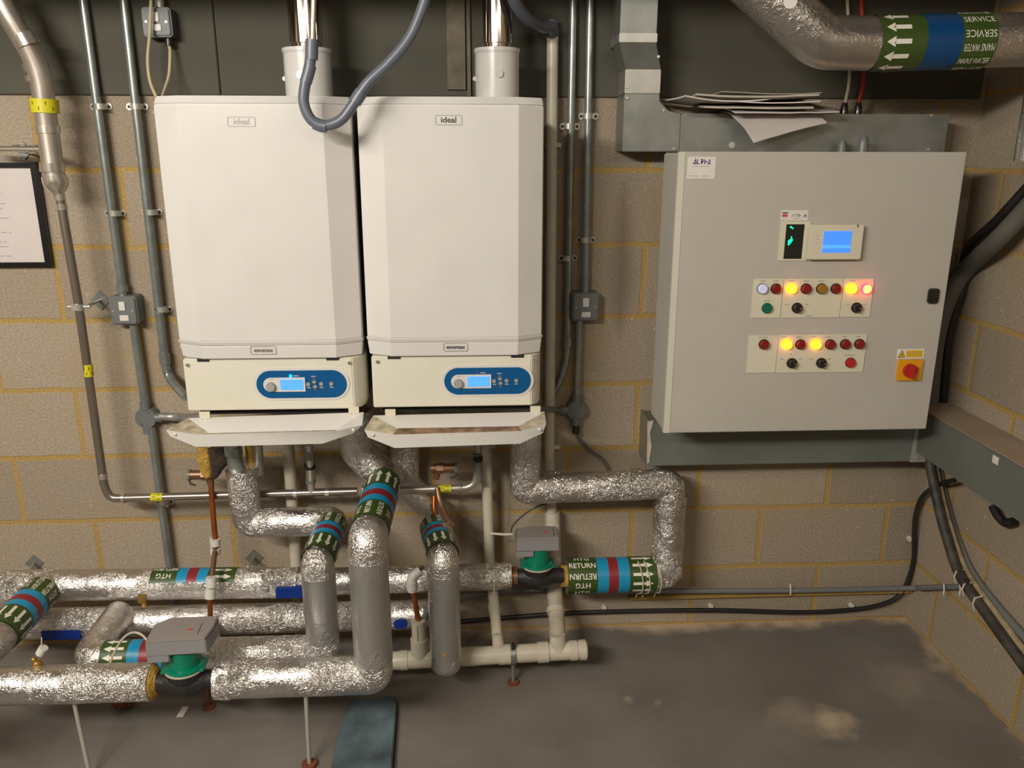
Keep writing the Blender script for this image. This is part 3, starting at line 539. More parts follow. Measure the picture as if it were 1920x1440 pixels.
# ================================================================== trunking and control cabinet
td = .12
zt_ = P(1400, 213, td).z
L0 = P(1172, 285, td); 
t = thing('cable_trunking', 'galvanised steel trunking rising above the left top corner of the cabinet', 'trunking', (L0.x, 0, L0.z))
x0 = P(1170, 200, td).x; x1 = P(1238, 160, td).x; zc0 = P(1200, 284, td).z; zk = P(1200, 130, td).z; zk2 = P(1200, 176, td).z
xr = P(1275, 250, td).x; zr_ = P(1262, 214, td).z
MB().prism([(x0, zc0), (xr, zc0), (xr, zr_), (xr-.035, zr_+.008), (x1, P(1238, 190, td).z), (x1, zk2), (x0, zk2)], -td, -.001, 'galvanised').build('elbow_section', t, bevel=.002)
MB().box(x0, x1, -td-.002, -.013, zk2+.001, zk, 'galvanised_bright').build('lid_section', t, bevel=.0015)
zu = P(1200, 80, .16).z; ux0, ux1 = P(1164, 40, .17).x, P(1233, 40, .17).x
MB().hexa([(x0, -.02, zk), (x0, -td, zk), (x1, -td, zk), (x1, -.02, zk)], [(ux0, -.05, zu), (ux0, -.165, zu), (ux1, -.165, zu), (ux1, -.05, zu)], 'galvanised').build('offset_section', t, bevel=.001)
MB().box(ux0, ux1, -.165, -.02, zu, 2.6, 'galvanised').build('upper_section', t, bevel=.002)
MB().box(ux0-.002, ux1+.002, -.168, -.02, zu, P(1200, 62, .168).z, 'galvanised_bright').build('joint_sleeve', t, bevel=.001)
for q in ((1176, 163), (1175, 184), (1243, 207), (1263, 279), (1164, 95), (1231, 108)):
    p = P(*q, td+.001); MB().disc(p.x, -td-.001 if q[1] > 130 else -.14, p.z, .004, .006, 'zinc', 10).build('screw', t)
xe = P(1776, 250, td).x
t2 = thing('cable_trunking', 'wide grey steel trunking behind and above the cabinet, papers on top', 'trunking', (xr, 0, 1.5))
MB().box(xr+.001, xe, -td, -.001, 1.52, zt_, 'galvanised').build('body', t2, bevel=.002)
p = P(1372, 272, td); MB().disc(p.x, -td, p.z, .009, .002, 'cabinet_grey', 18).build('blanking_plug', t2)
for q in ((1746, 214), (1741, 278)):
    p = P(*q, td); MB().disc(p.x, -td, p.z-.003, .004, .003, 'zinc', 10).build('screw', t2)
# trunking under the cabinet
bz = P(1500, 869, td).z; bz1 = bz+.15; bx0 = P(1214, 850, td).x; bx1 = P(1708, 850, td).x; bx2 = P(1736, 850, td).x
t3 = thing('cable_trunking', 'grey steel trunking below the cabinet, along the back wall', 'trunking', (bx0, 0, bz))
MB().box(bx0, bx1, -td, -.001, bz, bz1, 'trunk_paint').build('body', t3, bevel=.002)
m = MB().box(bx0-.003, bx0+.003, -td-.002, -.001, bz, bz1+.003, 'galvanised'); m.build('end_cap', t3)
m = MB().add([P(1214, 790, td+.003), P(1226, 788, td+.003), P(1219, 812, td+.003), P(1222, 835, td+.003), P(1217, 868, td+.003), P(1213, 869, td+.003)], [(0, 1, 2, 3, 4, 5)], 'pvc_dirty'); m.build('torn_tape', t3)
MB().box(bx1, bx2, -td-.004, -.001, bz-.001, bz1+.001, 'coupling_grey').disc(P(1717, 857, td).x, -td-.004, P(1717, 857, td).z, .005, .003, 'zinc', 12).build('coupling', t3, label='pale grey coupling')
tx = 2.905; ztt = PX(1920, 879, tx).z; zbb = PX(1920, 985, tx).z
t4 = thing('cable_trunking', 'dusty grey trunking running towards the viewer along the right wall', 'trunking', (tx, -.6, zbb))
MB().box(tx, RW-.001, -1.3, -.001, zbb, ztt, 'trunk_paint').build('body', t4, bevel=.002)
def dust():
    n_ = 24; vs = []; fs = []
    for i in range(n_+1):
        y = -.02-1.25*i/n_; e = .003+.004*noise.noise(V((0, y*18, 0)))
        vs += [(tx+e, y, ztt+.0005), (RW-.002, y, ztt+.0005), (tx+e, y, ztt+.004), (RW-.002, y, ztt+.006)]
    for i in range(n_):
        b = 4*i; fs += [(b+2, b+3, b+7, b+6), (b, b+2, b+6, b+4), (b+1, b+5, b+7, b+3)]
    fs += [(0, 1, 3, 2), (4*n_, 4*n_+2, 4*n_+3, 4*n_+1)]
    return MB().add(vs, fs, 'trunk_dust')
dust().build('dust_layer', t4)
p = PX(1867, 862, tx); MB().prism([(0, 0)]*0 or stadium(p.x-.002, p.x+.001, p.z-.012, p.z+.010, .001, 2), p.y-.012, p.y+.012, 'sticker_white').build('sticker', t4)

cx0, cx1 = P(1270, 285, .30).x, P(1811, 285, .30).x; cz1 = 1.630; cz0 = P(1500, 808, .30).z
cx0 = (P(1270, 285, .30).x+P(1245, 808, .30).x)/2; cx1 = (P(1811, 285, .3).x+P(1742, 806, .3).x)/2-.003
cb = thing('control_cabinet', 'large grey steel control cabinet with lit lamps between boilers and right wall', 'cabinet', ((cx0+cx1)/2, -.14, cz0))
MB().box(cx0+.002, cx1-.004, -.28, -.125, cz0+.003, cz1-.003, 'cabinet_grey').build('body', cb, bevel=.004)
MB().box(cx0+.10, cx1-.10, -.125, -.0005, cz0+.22, cz0+.50, 'casing_grey').build('back_box', cb)
door = MB().box(cx0+.0, cx1, -.30, -.283, cz0, cz1, 'cabinet_grey').build('door', cb, bevel=.002)
CD = .3006
MB().box(cx0+.001, cx0+.019, -.3015, -.3, cz0+.001, cz1-.001, 'cabinet_edge').build('hinge_strip', door, label='paler hinge-side strip')
def plate_px(a, b, name='label_plate', m='label_cream', th=.0022, d=CD, r=.003, par=None):
    q = rectpx(a, b, d); e_ = .0009 if name == 'label_plate' else 0; return MB().prism(stadium(q[0]+e_, q[1]-e_, q[2], q[3], r, 3), -d-th, -d+.0006, m).build(name, par or cb), q
def put(par, px, py, kind, lab=None):
    p = P(px, py, CD+.003); y = -CD-.0022; m = MB(); R = .0150
    if kind in ('red', 'amber', 'white', 'amber_on', 'red_on'):
        bz_ = {'red': 'knob_black', 'amber': 'knob_black', 'white': 'casing_grey', 'amber_on': 'lamp_amber_lit', 'red_on': 'lamp_red_lit'}[kind]
        m.disc(p.x, y, p.z, R, .004, bz_, 28)
        body, top = {'red': ('lamp_red', 'lamp_red'), 'amber': ('lamp_amber', 'lamp_amber'), 'white': ('lamp_white', 'lamp_white'), 'amber_on': ('lamp_amber_lit', 'lamp_amber_core'), 'red_on': ('lamp_red_lit', 'lamp_red_core')}[kind]
        m.disc(p.x, y-.004, p.z, R*.86, .008, body, 28); m.disc(p.x, y-.012, p.z, R*.84, .002, top, 28, r2=R*.72)
        m.build('pilot_lamp', par, label=lab)
    elif kind == 'sel':
        m.disc(p.x, y, p.z, R, .005, 'knob_black', 28); m.disc(p.x, y-.005, p.z, R*.8, .010, 'knob_black', 28, r2=R*.7)
        m.box(p.x-.0035, p.x+.0035, y-.018, y-.012, p.z-R*.75, p.z+R*.75, 'knob_black'); m.box(p.x+.004, p.x+.007, y-.0158, y-.015, p.z-.0012, p.z+.0012, 'tape_white')
        m.build('selector_knob', par, label=lab)
    else:
        m.disc(p.x, y, p.z, R, .004, 'button_green' if kind == 'green' else 'lamp_red', 28); m.disc(p.x, y-.004, p.z, R*.85, .006, 'button_green' if kind == 'green' else 'isolator_red', 28)
        m.build('push_button', par, label=lab)
def ticks(par, items):
    m = MB()
    for px, py, w_ in items:
        p = P(px, py, CD+.0025); m.box(p.x-w_, p.x+w_, -CD-.0028, -CD-.0021, p.z-.0013, p.z+.0013, 'ink_faint')
    m.build('lettering', par)
A_, q = plate_px((1412.8, 522.8), (1463.3, 595.4)); put(A_, 1428.5, 541, 'white', 'pale white lamp'); put(A_, 1454.5, 541, 'red', 'unlit red lamp'); put(A_, 1437.7, 577.5, 'green', 'green push button'); ticks(A_, [(1430, 527, .008), (1455, 527, .008), (1438, 564, .010)])
B_, q = plate_px((1468.2, 522.8), (1573.4, 594.6)); put(B_, 1483.5, 541, 'amber_on', 'lit amber lamp'); put(B_, 1510.6, 541, 'red', 'unlit red lamp'); put(B_, 1539.6, 541, 'amber', 'unlit amber lamp'); put(B_, 1566.7, 541, 'red', 'unlit red lamp'); put(B_, 1493.8, 577, 'sel', 'black selector knob'); ticks(B_, [(1484, 527, .008), (1512, 527, .008), (1540, 527, .008), (1475, 571, .005), (1513, 571, .005), (1517, 592, .010)])
C_, q = plate_px((1581.3, 522.4), (1630.4, 593.9)); put(C_, 1596, 541, 'amber_on', 'lit amber lamp'); put(C_, 1622.9, 541, 'red_on', 'brightly lit red lamp'); put(C_, 1605.3, 576.6, 'sel', 'black selector knob'); ticks(C_, [(1598, 527, .008), (1590, 571, .005), (1621, 571, .005)])
D_, q = plate_px((1404, 629), (1453.3, 698.3)); put(D_, 1432, 645.4, 'red', 'unlit red lamp'); ticks(D_, [(1431, 632.5, .014)])
E_, q = plate_px((1459.6, 628), (1507.7, 698)); put(E_, 1474.8, 645.4, 'amber_on', 'lit amber lamp'); put(E_, 1500.4, 645.4, 'red', 'unlit red lamp'); put(E_, 1484.2, 680.6, 'sel', 'black selector knob'); ticks(E_, [(1470, 632, .007), (1498, 632, .007), (1466, 673, .005), (1500, 673, .005), (1483, 664, .004)])
F_, q = plate_px((1513.8, 627.5), (1563.3, 697)); put(F_, 1529.4, 645.4, 'amber_on', 'lit amber lamp'); put(F_, 1556, 645.4, 'red', 'unlit red lamp'); put(F_, 1539.4, 680.2, 'sel', 'black selector knob'); ticks(F_, [(1526, 632, .007), (1552, 632, .007), (1521, 673, .005), (1554, 673, .005)])
G_, q = plate_px((1570, 627), (1617.5, 697)); put(G_, 1584.2, 645, 'red', 'unlit red lamp'); put(G_, 1610.8, 644.6, 'red', 'unlit red lamp'); put(G_, 1594, 679.6, 'pushred', 'red push button'); ticks(G_, [(1583, 631, .007), (1609, 631, .007), (1593, 666, .016)])
st, q = plate_px((1290, 294), (1340, 335), 'sticker', 'sticker_white', .0006, r=.001)
xm = (q[0]+q[1])/2; W = q[1]-q[0]; yy = -CD-.0010; m = MB()
def bars(m, x0, x1, z, n_, mt, h=.0016, y=yy):
    s = (x1-x0)/n_
    for i in range(n_):
        if random.random() < .85: m.box(x0+s*i, x0+s*(i+.78), y, y+.0003, z-h/2, z+h/2, mt)
zl = P(1315, 303, CD).z; aw = .0085
for k, g_ in enumerate('ALPHA'):
    cx = xm+(k-2)*.0098
    if g_ == 'A':
        m.add([(cx-.0046, yy, zl-.0065), (cx+.0046, yy, zl-.0065), (cx+.0022, yy, zl+.0065+(.005 if k == 0 else 0)), (cx+.0010, yy, zl+.0062),
               (cx-.0014, yy, zl-.0038), (cx+.0022, yy, zl-.0038), (cx+.0012, yy, zl+.0025)], [(0, 1, 5, 4), (1, 2, 6, 5), (2, 3, 0, 4, 6)], 'ink_blue')
    elif g_ == 'L': m.box(cx-.004, cx-.0015, yy, yy+.0003, zl-.0065, zl+.006, 'ink_blue').box(cx-.004, cx+.004, yy, yy+.0003, zl-.0065, zl-.0045, 'ink_blue')
    elif g_ == 'P': m.box(cx-.002, cx+.001, yy, yy+.0003, zl-.0065, zl+.002, 'ink_blue').box(cx-.0035, cx+.004, yy, yy+.0003, zl+.0035, zl+.006, 'ink_blue').box(cx+.0015, cx+.004, yy, yy+.0003, zl-.0005, zl+.0045, 'ink_blue').box(cx-.002, cx+.004, yy, yy+.0003, zl-.002, zl+.0005, 'ink_blue')
    else: m.box(cx-.003, cx-.0005, yy, yy+.0003, zl-.0065, zl+.006, 'ink_blue').box(cx-.003, cx+.0045, yy, yy+.0003, zl-.0012, zl+.0012, 'ink_blue')
bars(m, q[0]+W*.18, q[1]-W*.18, P(1315, 312, CD).z, 16, 'ink_faint'); bars(m, q[0]+W*.08, q[1]-W*.08, P(1315, 330, CD).z, 18, 'ink_faint', .002); m.build('lettering', st)
st, q = plate_px((1465, 394), (1514.4, 413.5), 'sticker', 'sticker_white', .0006, r=.001); W = q[1]-q[0]; H = q[3]-q[2]; m = MB()
m.box(q[0]+W*.05, q[0]+W*.25, yy, yy+.0003, q[2]+H*.68, q[2]+H*.80, 'ink'); m.box(q[0]+W*.05, q[0]+W*.24, yy, yy+.0003, q[2]+H*.36, q[2]+H*.60, 'ink_red')
bars(m, q[0]+W*.05, q[0]+W*.2, q[2]+H*.16, 4, 'ink_faint'); bars(m, q[0]+W*.4, q[0]+W*.7, q[2]+H*.2, 7, 'ink_faint')
for u, v, du, dv in ((.40, .35, .07, .25), (.47, .60, .06, .0), (.54, .35, .02, .25), (.58, .6, .08, 0), (.63, .35, .0, .25), (.67, .36, .0, .26), (.67, .5, .06, .0), (.80, .3, .10, .32), (.9, .3, 0, .32), (.83, .45, .08, 0), (.93, .32, .0, .22)):
    a0 = V((q[0]+W*u, yy, q[2]+H*v)); a1 = a0+V((W*du, 0, H*dv)); n_ = (a1-a0).normalized().cross(V((0, 1, 0)))*.0006; m.add([a0-n_, a0+n_, a1+n_, a1-n_], [(0, 1, 2, 3)], 'ink')
m.build('lettering', st)
wm, q = plate_px((1464.5, 415), (1512.5, 488.5), 'status_window', th=.003)
q2 = rectpx((1474.7, 420.5), (1502, 485), CD+.003); MB().box(q2[0], q2[1], -CD-.0045, -CD-.002, q2[2], q2[3], 'window_black').build('pane', wm, label='dark pane')
m = MB()
for px, py, r in ((1483, 426, .0028), (1486.5, 428, .0022), (1484, 445, .0022), (1481, 453, .0055), (1484, 450, .004), (1479, 458, .003)):
    p = P(px, py, CD+.005); m.ball((p.x, -CD-.0048, p.z), r, 'green_led', sy=.25)
m.build('indicator_light', wm, label='lit green lights')
q = rectpx((1519.8, 421.5), (1613.8, 486.5), CD+.022)
ts = MB().prism(stadium(*q, .006, 4), -CD-.022, -CD-.004, 'label_cream').prism(stadium(q[0]+.01, q[1]-.01, q[2]+.01, q[3]-.01, .004, 4), -CD-.004, -CD+.0006, 'casing_grey').build('touchscreen', cb, bevel=.002)
q2 = rectpx((1545.3, 433.5), (1593, 473.5), CD+.022); H = q2[3]-q2[2]
MB().box(q2[0], q2[1], -CD-.0232, -CD-.021, q2[2]+H*.36, q2[3], 'lcd_dark').box(q2[0], q2[1], -CD-.0232, -CD-.021, q2[2]+H*.2, q2[2]+H*.36, 'lcd').box(q2[0], q2[1], -CD-.0232, -CD-.021, q2[2], q2[2]+H*.2, 'lcd_dark').build('display', ts, label='lit blue screen')
m = MB()
for py in (442, 448, 456): p = P(1533, py, CD+.022); m.box(p.x-.003, p.x+.003, -CD-.0226, -CD-.0218, p.z-.001, p.z+.001, 'ink_faint')
m.build('marking', ts)
p = P(1608.5, 423.5, CD+.022); MB().box(p.x-.0015, p.x+.0015, -CD-.0227, -CD-.0215, p.z-.004, p.z+.003, 'ink').build('reset_slot', ts)
# lock and isolator
q = rectpx((1742, 541), (1758, 569), CD+.004); MB().prism(stadium(*q, .008, 5), -CD-.007, -CD+.0006, 'knob_black').prism(stadium(q[0]+.005, q[1]-.005, q[2]+.008, q[3]-.010, .005, 5), -CD-.010, -CD-.007, 'window_black').build('lock', cb, bevel=.001)
wl, q = plate_px((1683.3, 654.6), (1731, 672), 'warning_label', 'tape_white', .0008, r=.001); W = q[1]-q[0]; H = q[3]-q[2]
m = MB().box(q[0]+W*.33, q[1]-W*.06, yy-.0004, yy, q[2]+H*.15, q[3]-H*.15, 'warn_yellow')
bars(m, q[0]+W*.38, q[1]-W*.12, q[2]+H*.62, 8, 'ink_faint', .0012, yy-.0006); bars(m, q[0]+W*.38, q[1]-W*.12, q[2]+H*.35, 8, 'ink_faint', .0012, yy-.0006)
tc_ = q[0]+W*.17; m.prism([(tc_-.011, q[2]+H*.12), (tc_+.011, q[2]+H*.12), (tc_, q[2]+H*.92)], yy-.0004, yy, 'ink').prism([(tc_-.0085, q[2]+H*.18), (tc_+.0085, q[2]+H*.18), (tc_, q[2]+H*.80)], yy-.0007, yy-.0004, 'warn_yellow')
m.prism([(tc_+.001, q[2]+H*.62), (tc_-.002, q[2]+H*.42), (tc_, q[2]+H*.42), (tc_-.001, q[2]+H*.24), (tc_+.002, q[2]+H*.48), (tc_, q[2]+H*.48)], yy-.0010, yy-.0007, 'ink'); m.build('warning_symbol', wl)
iso, q = plate_px((1684, 674), (1723.5, 712), 'isolator_switch', 'isolator_yellow', .008, r=.002)
p = P(1706, 694.5, CD+.012); MB().disc(p.x, -CD-.008, p.z, .020, .012, 'isolator_red', 28).box(p.x-.007, p.x+.007, -CD-.034, -CD-.018, p.z-.019, p.z+.019, 'isolator_red').build('rotary_handle', iso, bevel=.0015, label='red rotary handle')
# glands on cabinet top and incoming cables
p = P(1617, 283, .2); MB().tube([(p.x, -.2, cz1-.003), (p.x, -.2, cz1+.02), (p.x, -.2, cz1+.035), (p.x, -.2, cz1+.045)], [.015, .015, .012, .006], 'box_grey', 18).build('cable_gland', cb)
p = P(1578, 283, .16); MB().tube([(p.x, -.16, cz1-.003), (p.x, -.16, cz1+.02), (p.x, -.16, cz1+.032)], [.013, .013, .008], 'trunk_paint', 18).build('cable_gland', cb)
for px, mt, lab in ((1582, 'cable_grey', 'thin pale grey cable dropping into the trunking beside a red one'), (1608, 'red_cable', 'thin red cable dropping into the trunking above the cabinet')):
    b0 = P(px, 212, .06); c = thing('power_cable', lab, 'cable', b0)
    MB().tube([V((b0.x, -.06, zt_-.001)), V((b0.x, -.06, zt_+.022)), V((b0.x+.001, -.06, zt_+.034))], [.011, .011, .007], 'knob_black', 16).build('cable_gland', c, label='black gland')
    top = P(px+8, -30, .06); MB().tube(smoothpath([V((b0.x+.001, -.06, zt_+.03)), V((b0.x+.004, -.06, zt_+.12)), top+V((-.004, 0, 0))], 6), .0058 if mt == 'red_cable' else .0045, 'red_cable' if mt == 'red_cable' else 'string', 10).build('sheath', c)

# papers on top of the trunking
def sheet(label, a, ang, tilt, w_, h_, curl, z, m='paper', th=.0012):
    n1_, n2_ = 10, 8; top = []; c = V(a); rot = Matrix.Rotation(ang, 3, 'Z')
    for i in range(n1_+1):
        for j in range(n2_+1):
            u, v = i/n1_-.5, j/n2_-.5; q = rot @ V((u*w_, v*h_, 0)); dep = -(c.y+q.y)-td
            dz = -max(0, dep)*tilt*(1+1.5*max(0, dep)*4) + curl*(u*u)*.05+.002*noise.noise(V((u*5+ang*9, v*5, z*99)))
            top.append(V((c.x+q.x, c.y+q.y, z+dz)))
    vs = top+[p-V((0, 0, th)) for p in top]; N_ = len(top); fs = []
    for i in range(n1_):
        for j in range(n2_):
            b = i*(n2_+1)+j; fs += [(b, b+n2_+1, b+n2_+2, b+1), (N_+b, N_+b+1, N_+b+n2_+2, N_+b+n2_+1)]
    edge = [i*(n2_+1) for i in range(n1_+1)]+[n1_*(n2_+1)+j for j in range(1, n2_+1)]+[i*(n2_+1)+n2_ for i in range(n1_-1, -1, -1)]+[j for j in range(n2_-1, 0, -1)]
    fs += [(edge[k], edge[(k+1) % len(edge)], N_+edge[(k+1) % len(edge)], N_+edge[k]) for k in range(len(edge))]
    single(MB().add(vs, fs, m), 'paper_sheets', label, 'paper', 'papers on the trunking', smooth=60)
z = zt_+.002
def PT(px, d): return P(px, 205, d)
sheet('lowest white papers, a corner drooping over the trunking edge', (PT(1447, .12).x, -.135, 0), .30, .36, .24, .17, .0, z+.004, 'paper', .003)
sheet('long white papers jutting right, second from the bottom of the pile', (PT(1452, .12).x, -.11, 0), .05, .10, .30, .20, .1, z+.012, 'paper', .003)
sheet('cream folded papers in the middle of the pile on the trunking', (PT(1405, .12).x, -.12, 0), -.08, .05, .30, .20, .1, z+.019, 'paper_old', .005)
sheet('pale papers curling at the left end of the pile', (PT(1345, .12).x, -.12, 0), .12, -.02, .27, .19, .9, z+.026, 'paper', .004)
sheet('white papers with a lifted right end near the middle of the pile', (PT(1430, .12).x, -.14, 0), -.15, .02, .26, .17, .4, z+.027, 'paper', .003)
sheet('greyish wide papers near the top of the pile', (PT(1400, .12).x, -.115, 0), -.03, -.03, .34, .20, .5, z+.036, 'paper_old', .005)
sheet('topmost thin paper of the pile on the trunking', (PT(1425, .12).x, -.10, 0), .06, -.03, .29, .18, .3, z+.046, 'paper_old', .002)

# ================================================================== framed notice
q = rectpx((10, 305), (98, 500), .02); p1 = P(98, 500, .02); p0 = P(66, 305, .02); fx1 = (p1.x+p0.x)/2; fz0, fz1 = p1.z, p0.z; fx0 = fx1-.30
fr = thing('framed_notice', 'black framed sheet of writing hanging on the wall at the left edge', 'notice', (fx1, 0, fz0)); m = MB()
for a in ((fx0, fx1, fz0, fz0+.013), (fx0, fx1, fz1-.013, fz1), (fx0, fx0+.018, fz0+.013, fz1-.013), (fx1-.018, fx1, fz0+.013, fz1-.013)): m.box(a[0], a[1], -.022, -.001, a[2], a[3], 'frame_black')
m.build('frame', fr, bevel=.001)
MB().box(fx0+.01, fx1-.01, -.010, -.002, fz0+.008, fz1-.008, 'paper').build('sheet', fr)
m = MB(); mat('pencil', (.36, .32, .32), .7)
for k in range(15):
    zz = fz1-.075-.014*k; x = fx0+.03
    while x < fx0+.165+.03*math.sin(k*2.3):
        l = random.uniform(.006, .03); m.box(x, x+l, -.0108, -.010, zz-.0009, zz+.0012, 'pencil'); x += l+.007
m.build('writing', fr)

# ================================================================== insulated pipes
def strip(m, A, ax, n, sd, r, u0, u1, t0, t1, mt, k=6):       # patch wrapped on a pipe
    vs = []
    for i in range(k+1):
        th = t0+(t1-t0)*i/k; d = n*math.cos(th)+sd*math.sin(th); vs += [A+ax*u0+d*r, A+ax*u1+d*r]
    m.add(vs, [(2*i, 2*i+1, 2*i+3, 2*i+2) for i in range(k)], mt)
def band(par, A, B, r, parts, rows=('RETURN', 'HTG'), flip=False, arrow=1, span=(-3.14159, 3.14159), tsize=.5, up=None, narrow=1.0, ph=0.0, seq0=None, bold=.015):
    """tape band wrapped round a pipe; parts = list of (width fraction, kind)"""
    A, B = V(A), V(B); ax = (B-A).normalized(); Lg = (B-A).length
    view = (CAM-(A+B)/2); n = (view-ax*view.dot(ax)).normalized(); sd = n.cross(ax).normalized()
    if up is not None and sd.dot(V(up)) < 0: pass
    if sd.z < 0: sd = -sd
    m = MB(); u = 0; cols = {'g': 'tape_green', 'c': 'tape_cyan', 'r': 'tape_red', 'B': 'tape_deep_blue', 'T': 'tape_green', 'A': 'tape_green'}; r0 = r*1.03; rt = r*1.03+.0009
    for fr_, kd in parts:
        u1 = u+fr_*Lg; strip(m, A, ax, n, sd, r0, u, u1, span[0], span[1], cols[kd], 32)
        if kd == 'A':
            k = 12; wd_ = 2*math.pi/k
            for i in range(k):
                th = -math.pi+wd_*(i+.5)+ph
                if not span[0] < th-.1 or not th+.1 < span[1]: continue
                a0, a1 = (u+fr_*Lg*.12, u+fr_*Lg*.86) if arrow > 0 else (u+fr_*Lg*.86, u+fr_*Lg*.12)
                hd_ = a1-(a1-a0)*.36; hw = wd_*.16; hh = wd_*.36
                def pt(uu, tt): return A+ax*uu+(n*math.cos(tt)+sd*math.sin(tt))*rt
                m.add([pt(a0, th-hw), pt(hd_, th-hw), pt(hd_, th+hw), pt(a0, th+hw)], [(0, 1, 2, 3)], 'tape_white')
                m.add([pt(hd_, th-hh), pt(a1, th), pt(hd_, th+hh)], [(0, 1, 2)], 'tape_white')
        if kd == 'T':
            nr = len(rows); pitch = math.pi*2/(12 if r < .06 else 13); uc = (u+u1)/2; sz = pitch*r*.95*tsize/.5
            seq = []
            th = math.pi*.98+ph; j = 0
            while th > -math.pi:
                grp = list(reversed(rows)) if (j % 2 == 0) else list(rows); rt180 = (j % 2 == 1)
                for s_ in grp: seq.append((th, s_, rt180)); th -= pitch
                th -= pitch*.15; j += 1
            if seq0: seq = seq0
            for th, s_, rv in seq:
                if not (span[0]+.15 < th < span[1]-.15): continue
                vs, fs = text2d(s_, sz, bold); wt = max(x for x, y in vs)-min(x for x, y in vs); kx = min(1, fr_*Lg*.9/wt); vs = [(x*kx, y) for x, y in vs]; sg = -1 if rv else 1
                m.add([A+ax*(uc+(x*sg*narrow if ax.x > -.5 else -x*sg*narrow))+(n*math.cos(th+y*sg/r)+sd*math.sin(th+y*sg/r))*rt for x, y in vs], fs, 'tape_white')
        u = u1
    o = m.build('label_band', par, label='green tape band with cyan and red stripes' if any(k == 'r' for _, k in parts) else 'green and blue tape band'); return o
STD = [(.30, 'T'), (.11, 'c'), (.12, 'r'), (.11, 'c'), (.36, 'A')]
def foilpipe(name, label, pts, r, mt='foil', bendr=.03, crumple=.02, seg=32, loc=None, pname='lagging'):
    b = bend(pts, bendr, 6); t = thing(name, label, 'pipe', loc or b[0])
    MB().tube(b, r, mt, seg, crumple=crumple, step=.011).build(pname, t, smooth=60); return t
# upper header
ha0, ha1, ha2 = P(-60, 1099, .19), P(560, 1092, .19), P(958, 1080, .17)
t = foilpipe('insulated_pipe', 'long foil-lagged pipe, upper of two along the wall, return tape on top', [ha0, ha1], rad(300, 1095, .19, 58), crumple=.022)
r1 = rad(300, 1095, .19, 58)
band(t, P(290, 1096, .19), P(447, 1094, .19), r1*1.015, [(.31, 'T'), (.12, 'c'), (.12, 'r'), (.12, 'c'), (.33, 'A')], arrow=1, span=(.10, 2.3), ph=.17, tsize=.46, seq0=[(1.12, 'RETURN', True), (.53, 'HTG', True)])
MB().tube([ha1-V((.02, 0, 0)), ha2], rad(900, 1080, .17, 50), 'foil', 32, crumple=.018, step=.011).build('lagging', t, smooth=60)
e = P(962, 1080, .17); MB().cyl(e-V((.01, 0, 0)), e+V((.014, 0, 0)), .030, 'copper_dull').build('pipe_end', t)
e = P(526, 1103, .25); MB().ball(P(498, 1103, .235), .014, 'foil_crumpled', nz=.4).build('foil_tuft', t)
# lower header
hb0, hb1 = P(-60, 1172, .22), P(805, 1152, .22); rb = rad(400, 1160, .22, 56)
t = foilpipe('insulated_pipe', 'long foil-lagged pipe, lower of two along the wall, close to the floor', [hb0, hb1], rb, crumple=.02)
m = MB().cyl(P(268, 1118, .27), P(272, 1138, .28), .008, 'brass').box(P(262, 1122, .27).x, P(276, 1122, .27).x, -.285, -.272, P(270, 1130, .28).z, P(270, 1116, .28).z, 'brass'); m.build('drain_cock', t, label='brass drain cock')
# left pipe coming forward
s0 = P(92, 1096, .19); s1 = V((s0.x, -.80, s0.z))
t = foilpipe('insulated_pipe', 'foil-lagged pipe with return tape coming forward at the lower left edge', [V((s0.x, -.17, s0.z)), s1, s1+V((-.3, 0, 0))], .050, bendr=.05, crumple=.012)
band(t, V((s0.x, -.235, s0.z)), V((s0.x, -.475, s0.z)), .0505, STD, arrow=1, ph=.2, tsize=.42)
# branch from lower header, forward and right to the middle run
c0 = P(232, 1160, .22); dz_ = c0.z; c1 = V((c0.x, -.46, dz_)); mid = P(600, 1222, .46); zmid = P(480, 1224, .46).z
c1 = V((c0.x, -.46, zmid)); rm = rad(480, 1224, .46, 60)
t = foilpipe('insulated_pipe', 'foil-lagged pipe branching forward to run behind the front valve', [V((c0.x, -.24, zmid+.004)), c1, V((P(318, 1224, .46).x, -.46, zmid))], rm, bendr=.035, crumple=.02)
band(t, V((P(197, 1224, .46).x, -.46, zmid)), V((P(318, 1224, .46).x, -.46, zmid)), rm, [(.42, 'A'), (.18, 'c'), (.18, 'r'), (.18, 'c'), (.04, 'g')], arrow=-1, ph=.2)
band(t, V((c0.x, -.33, zmid+.002)), V((c0.x, -.331, zmid+.002)), rm, [(1, 'g')]) if False else None
# middle run, riser, back run, up to left boiler
top2 = P(603, 1052, .46); bk = P(640, 985, .20)
xr2 = P(602, 1150, .46).x
t = foilpipe('insulated_pipe', 'foil-lagged pipe rising from the middle run and turning back under the left boiler', [V((P(385, 1224, .46).x, -.46, zmid)), V((xr2, -.46, zmid)), V((xr2, -.46, top2.z)), V((xr2+.005, -.20, top2.z)), V((P(465, 985, .20).x, -.20, top2.z+.0)), V((P(456, 920, .2).x, -.20, P(456, 878, .2).z))], rm, 'foil', .03, .014)
band(t, V((xr2, -.455, top2.z)), V((xr2+.005, -.235, top2.z)), rm, [(.38, 'A'), (.12, 'c'), (.11, 'r'), (.11, 'c'), (.28, 'T')], arrow=-1, ph=.15, tsize=.4)
MB().tube([V((xr2, -.46, zmid+.045)), V((xr2, -.46, top2.z-.04))], rm*1.02, 'foil_smooth', 32, crumple=.012, step=.011).build('riser_lagging', t, smooth=60, label='smoother grey foil riser')
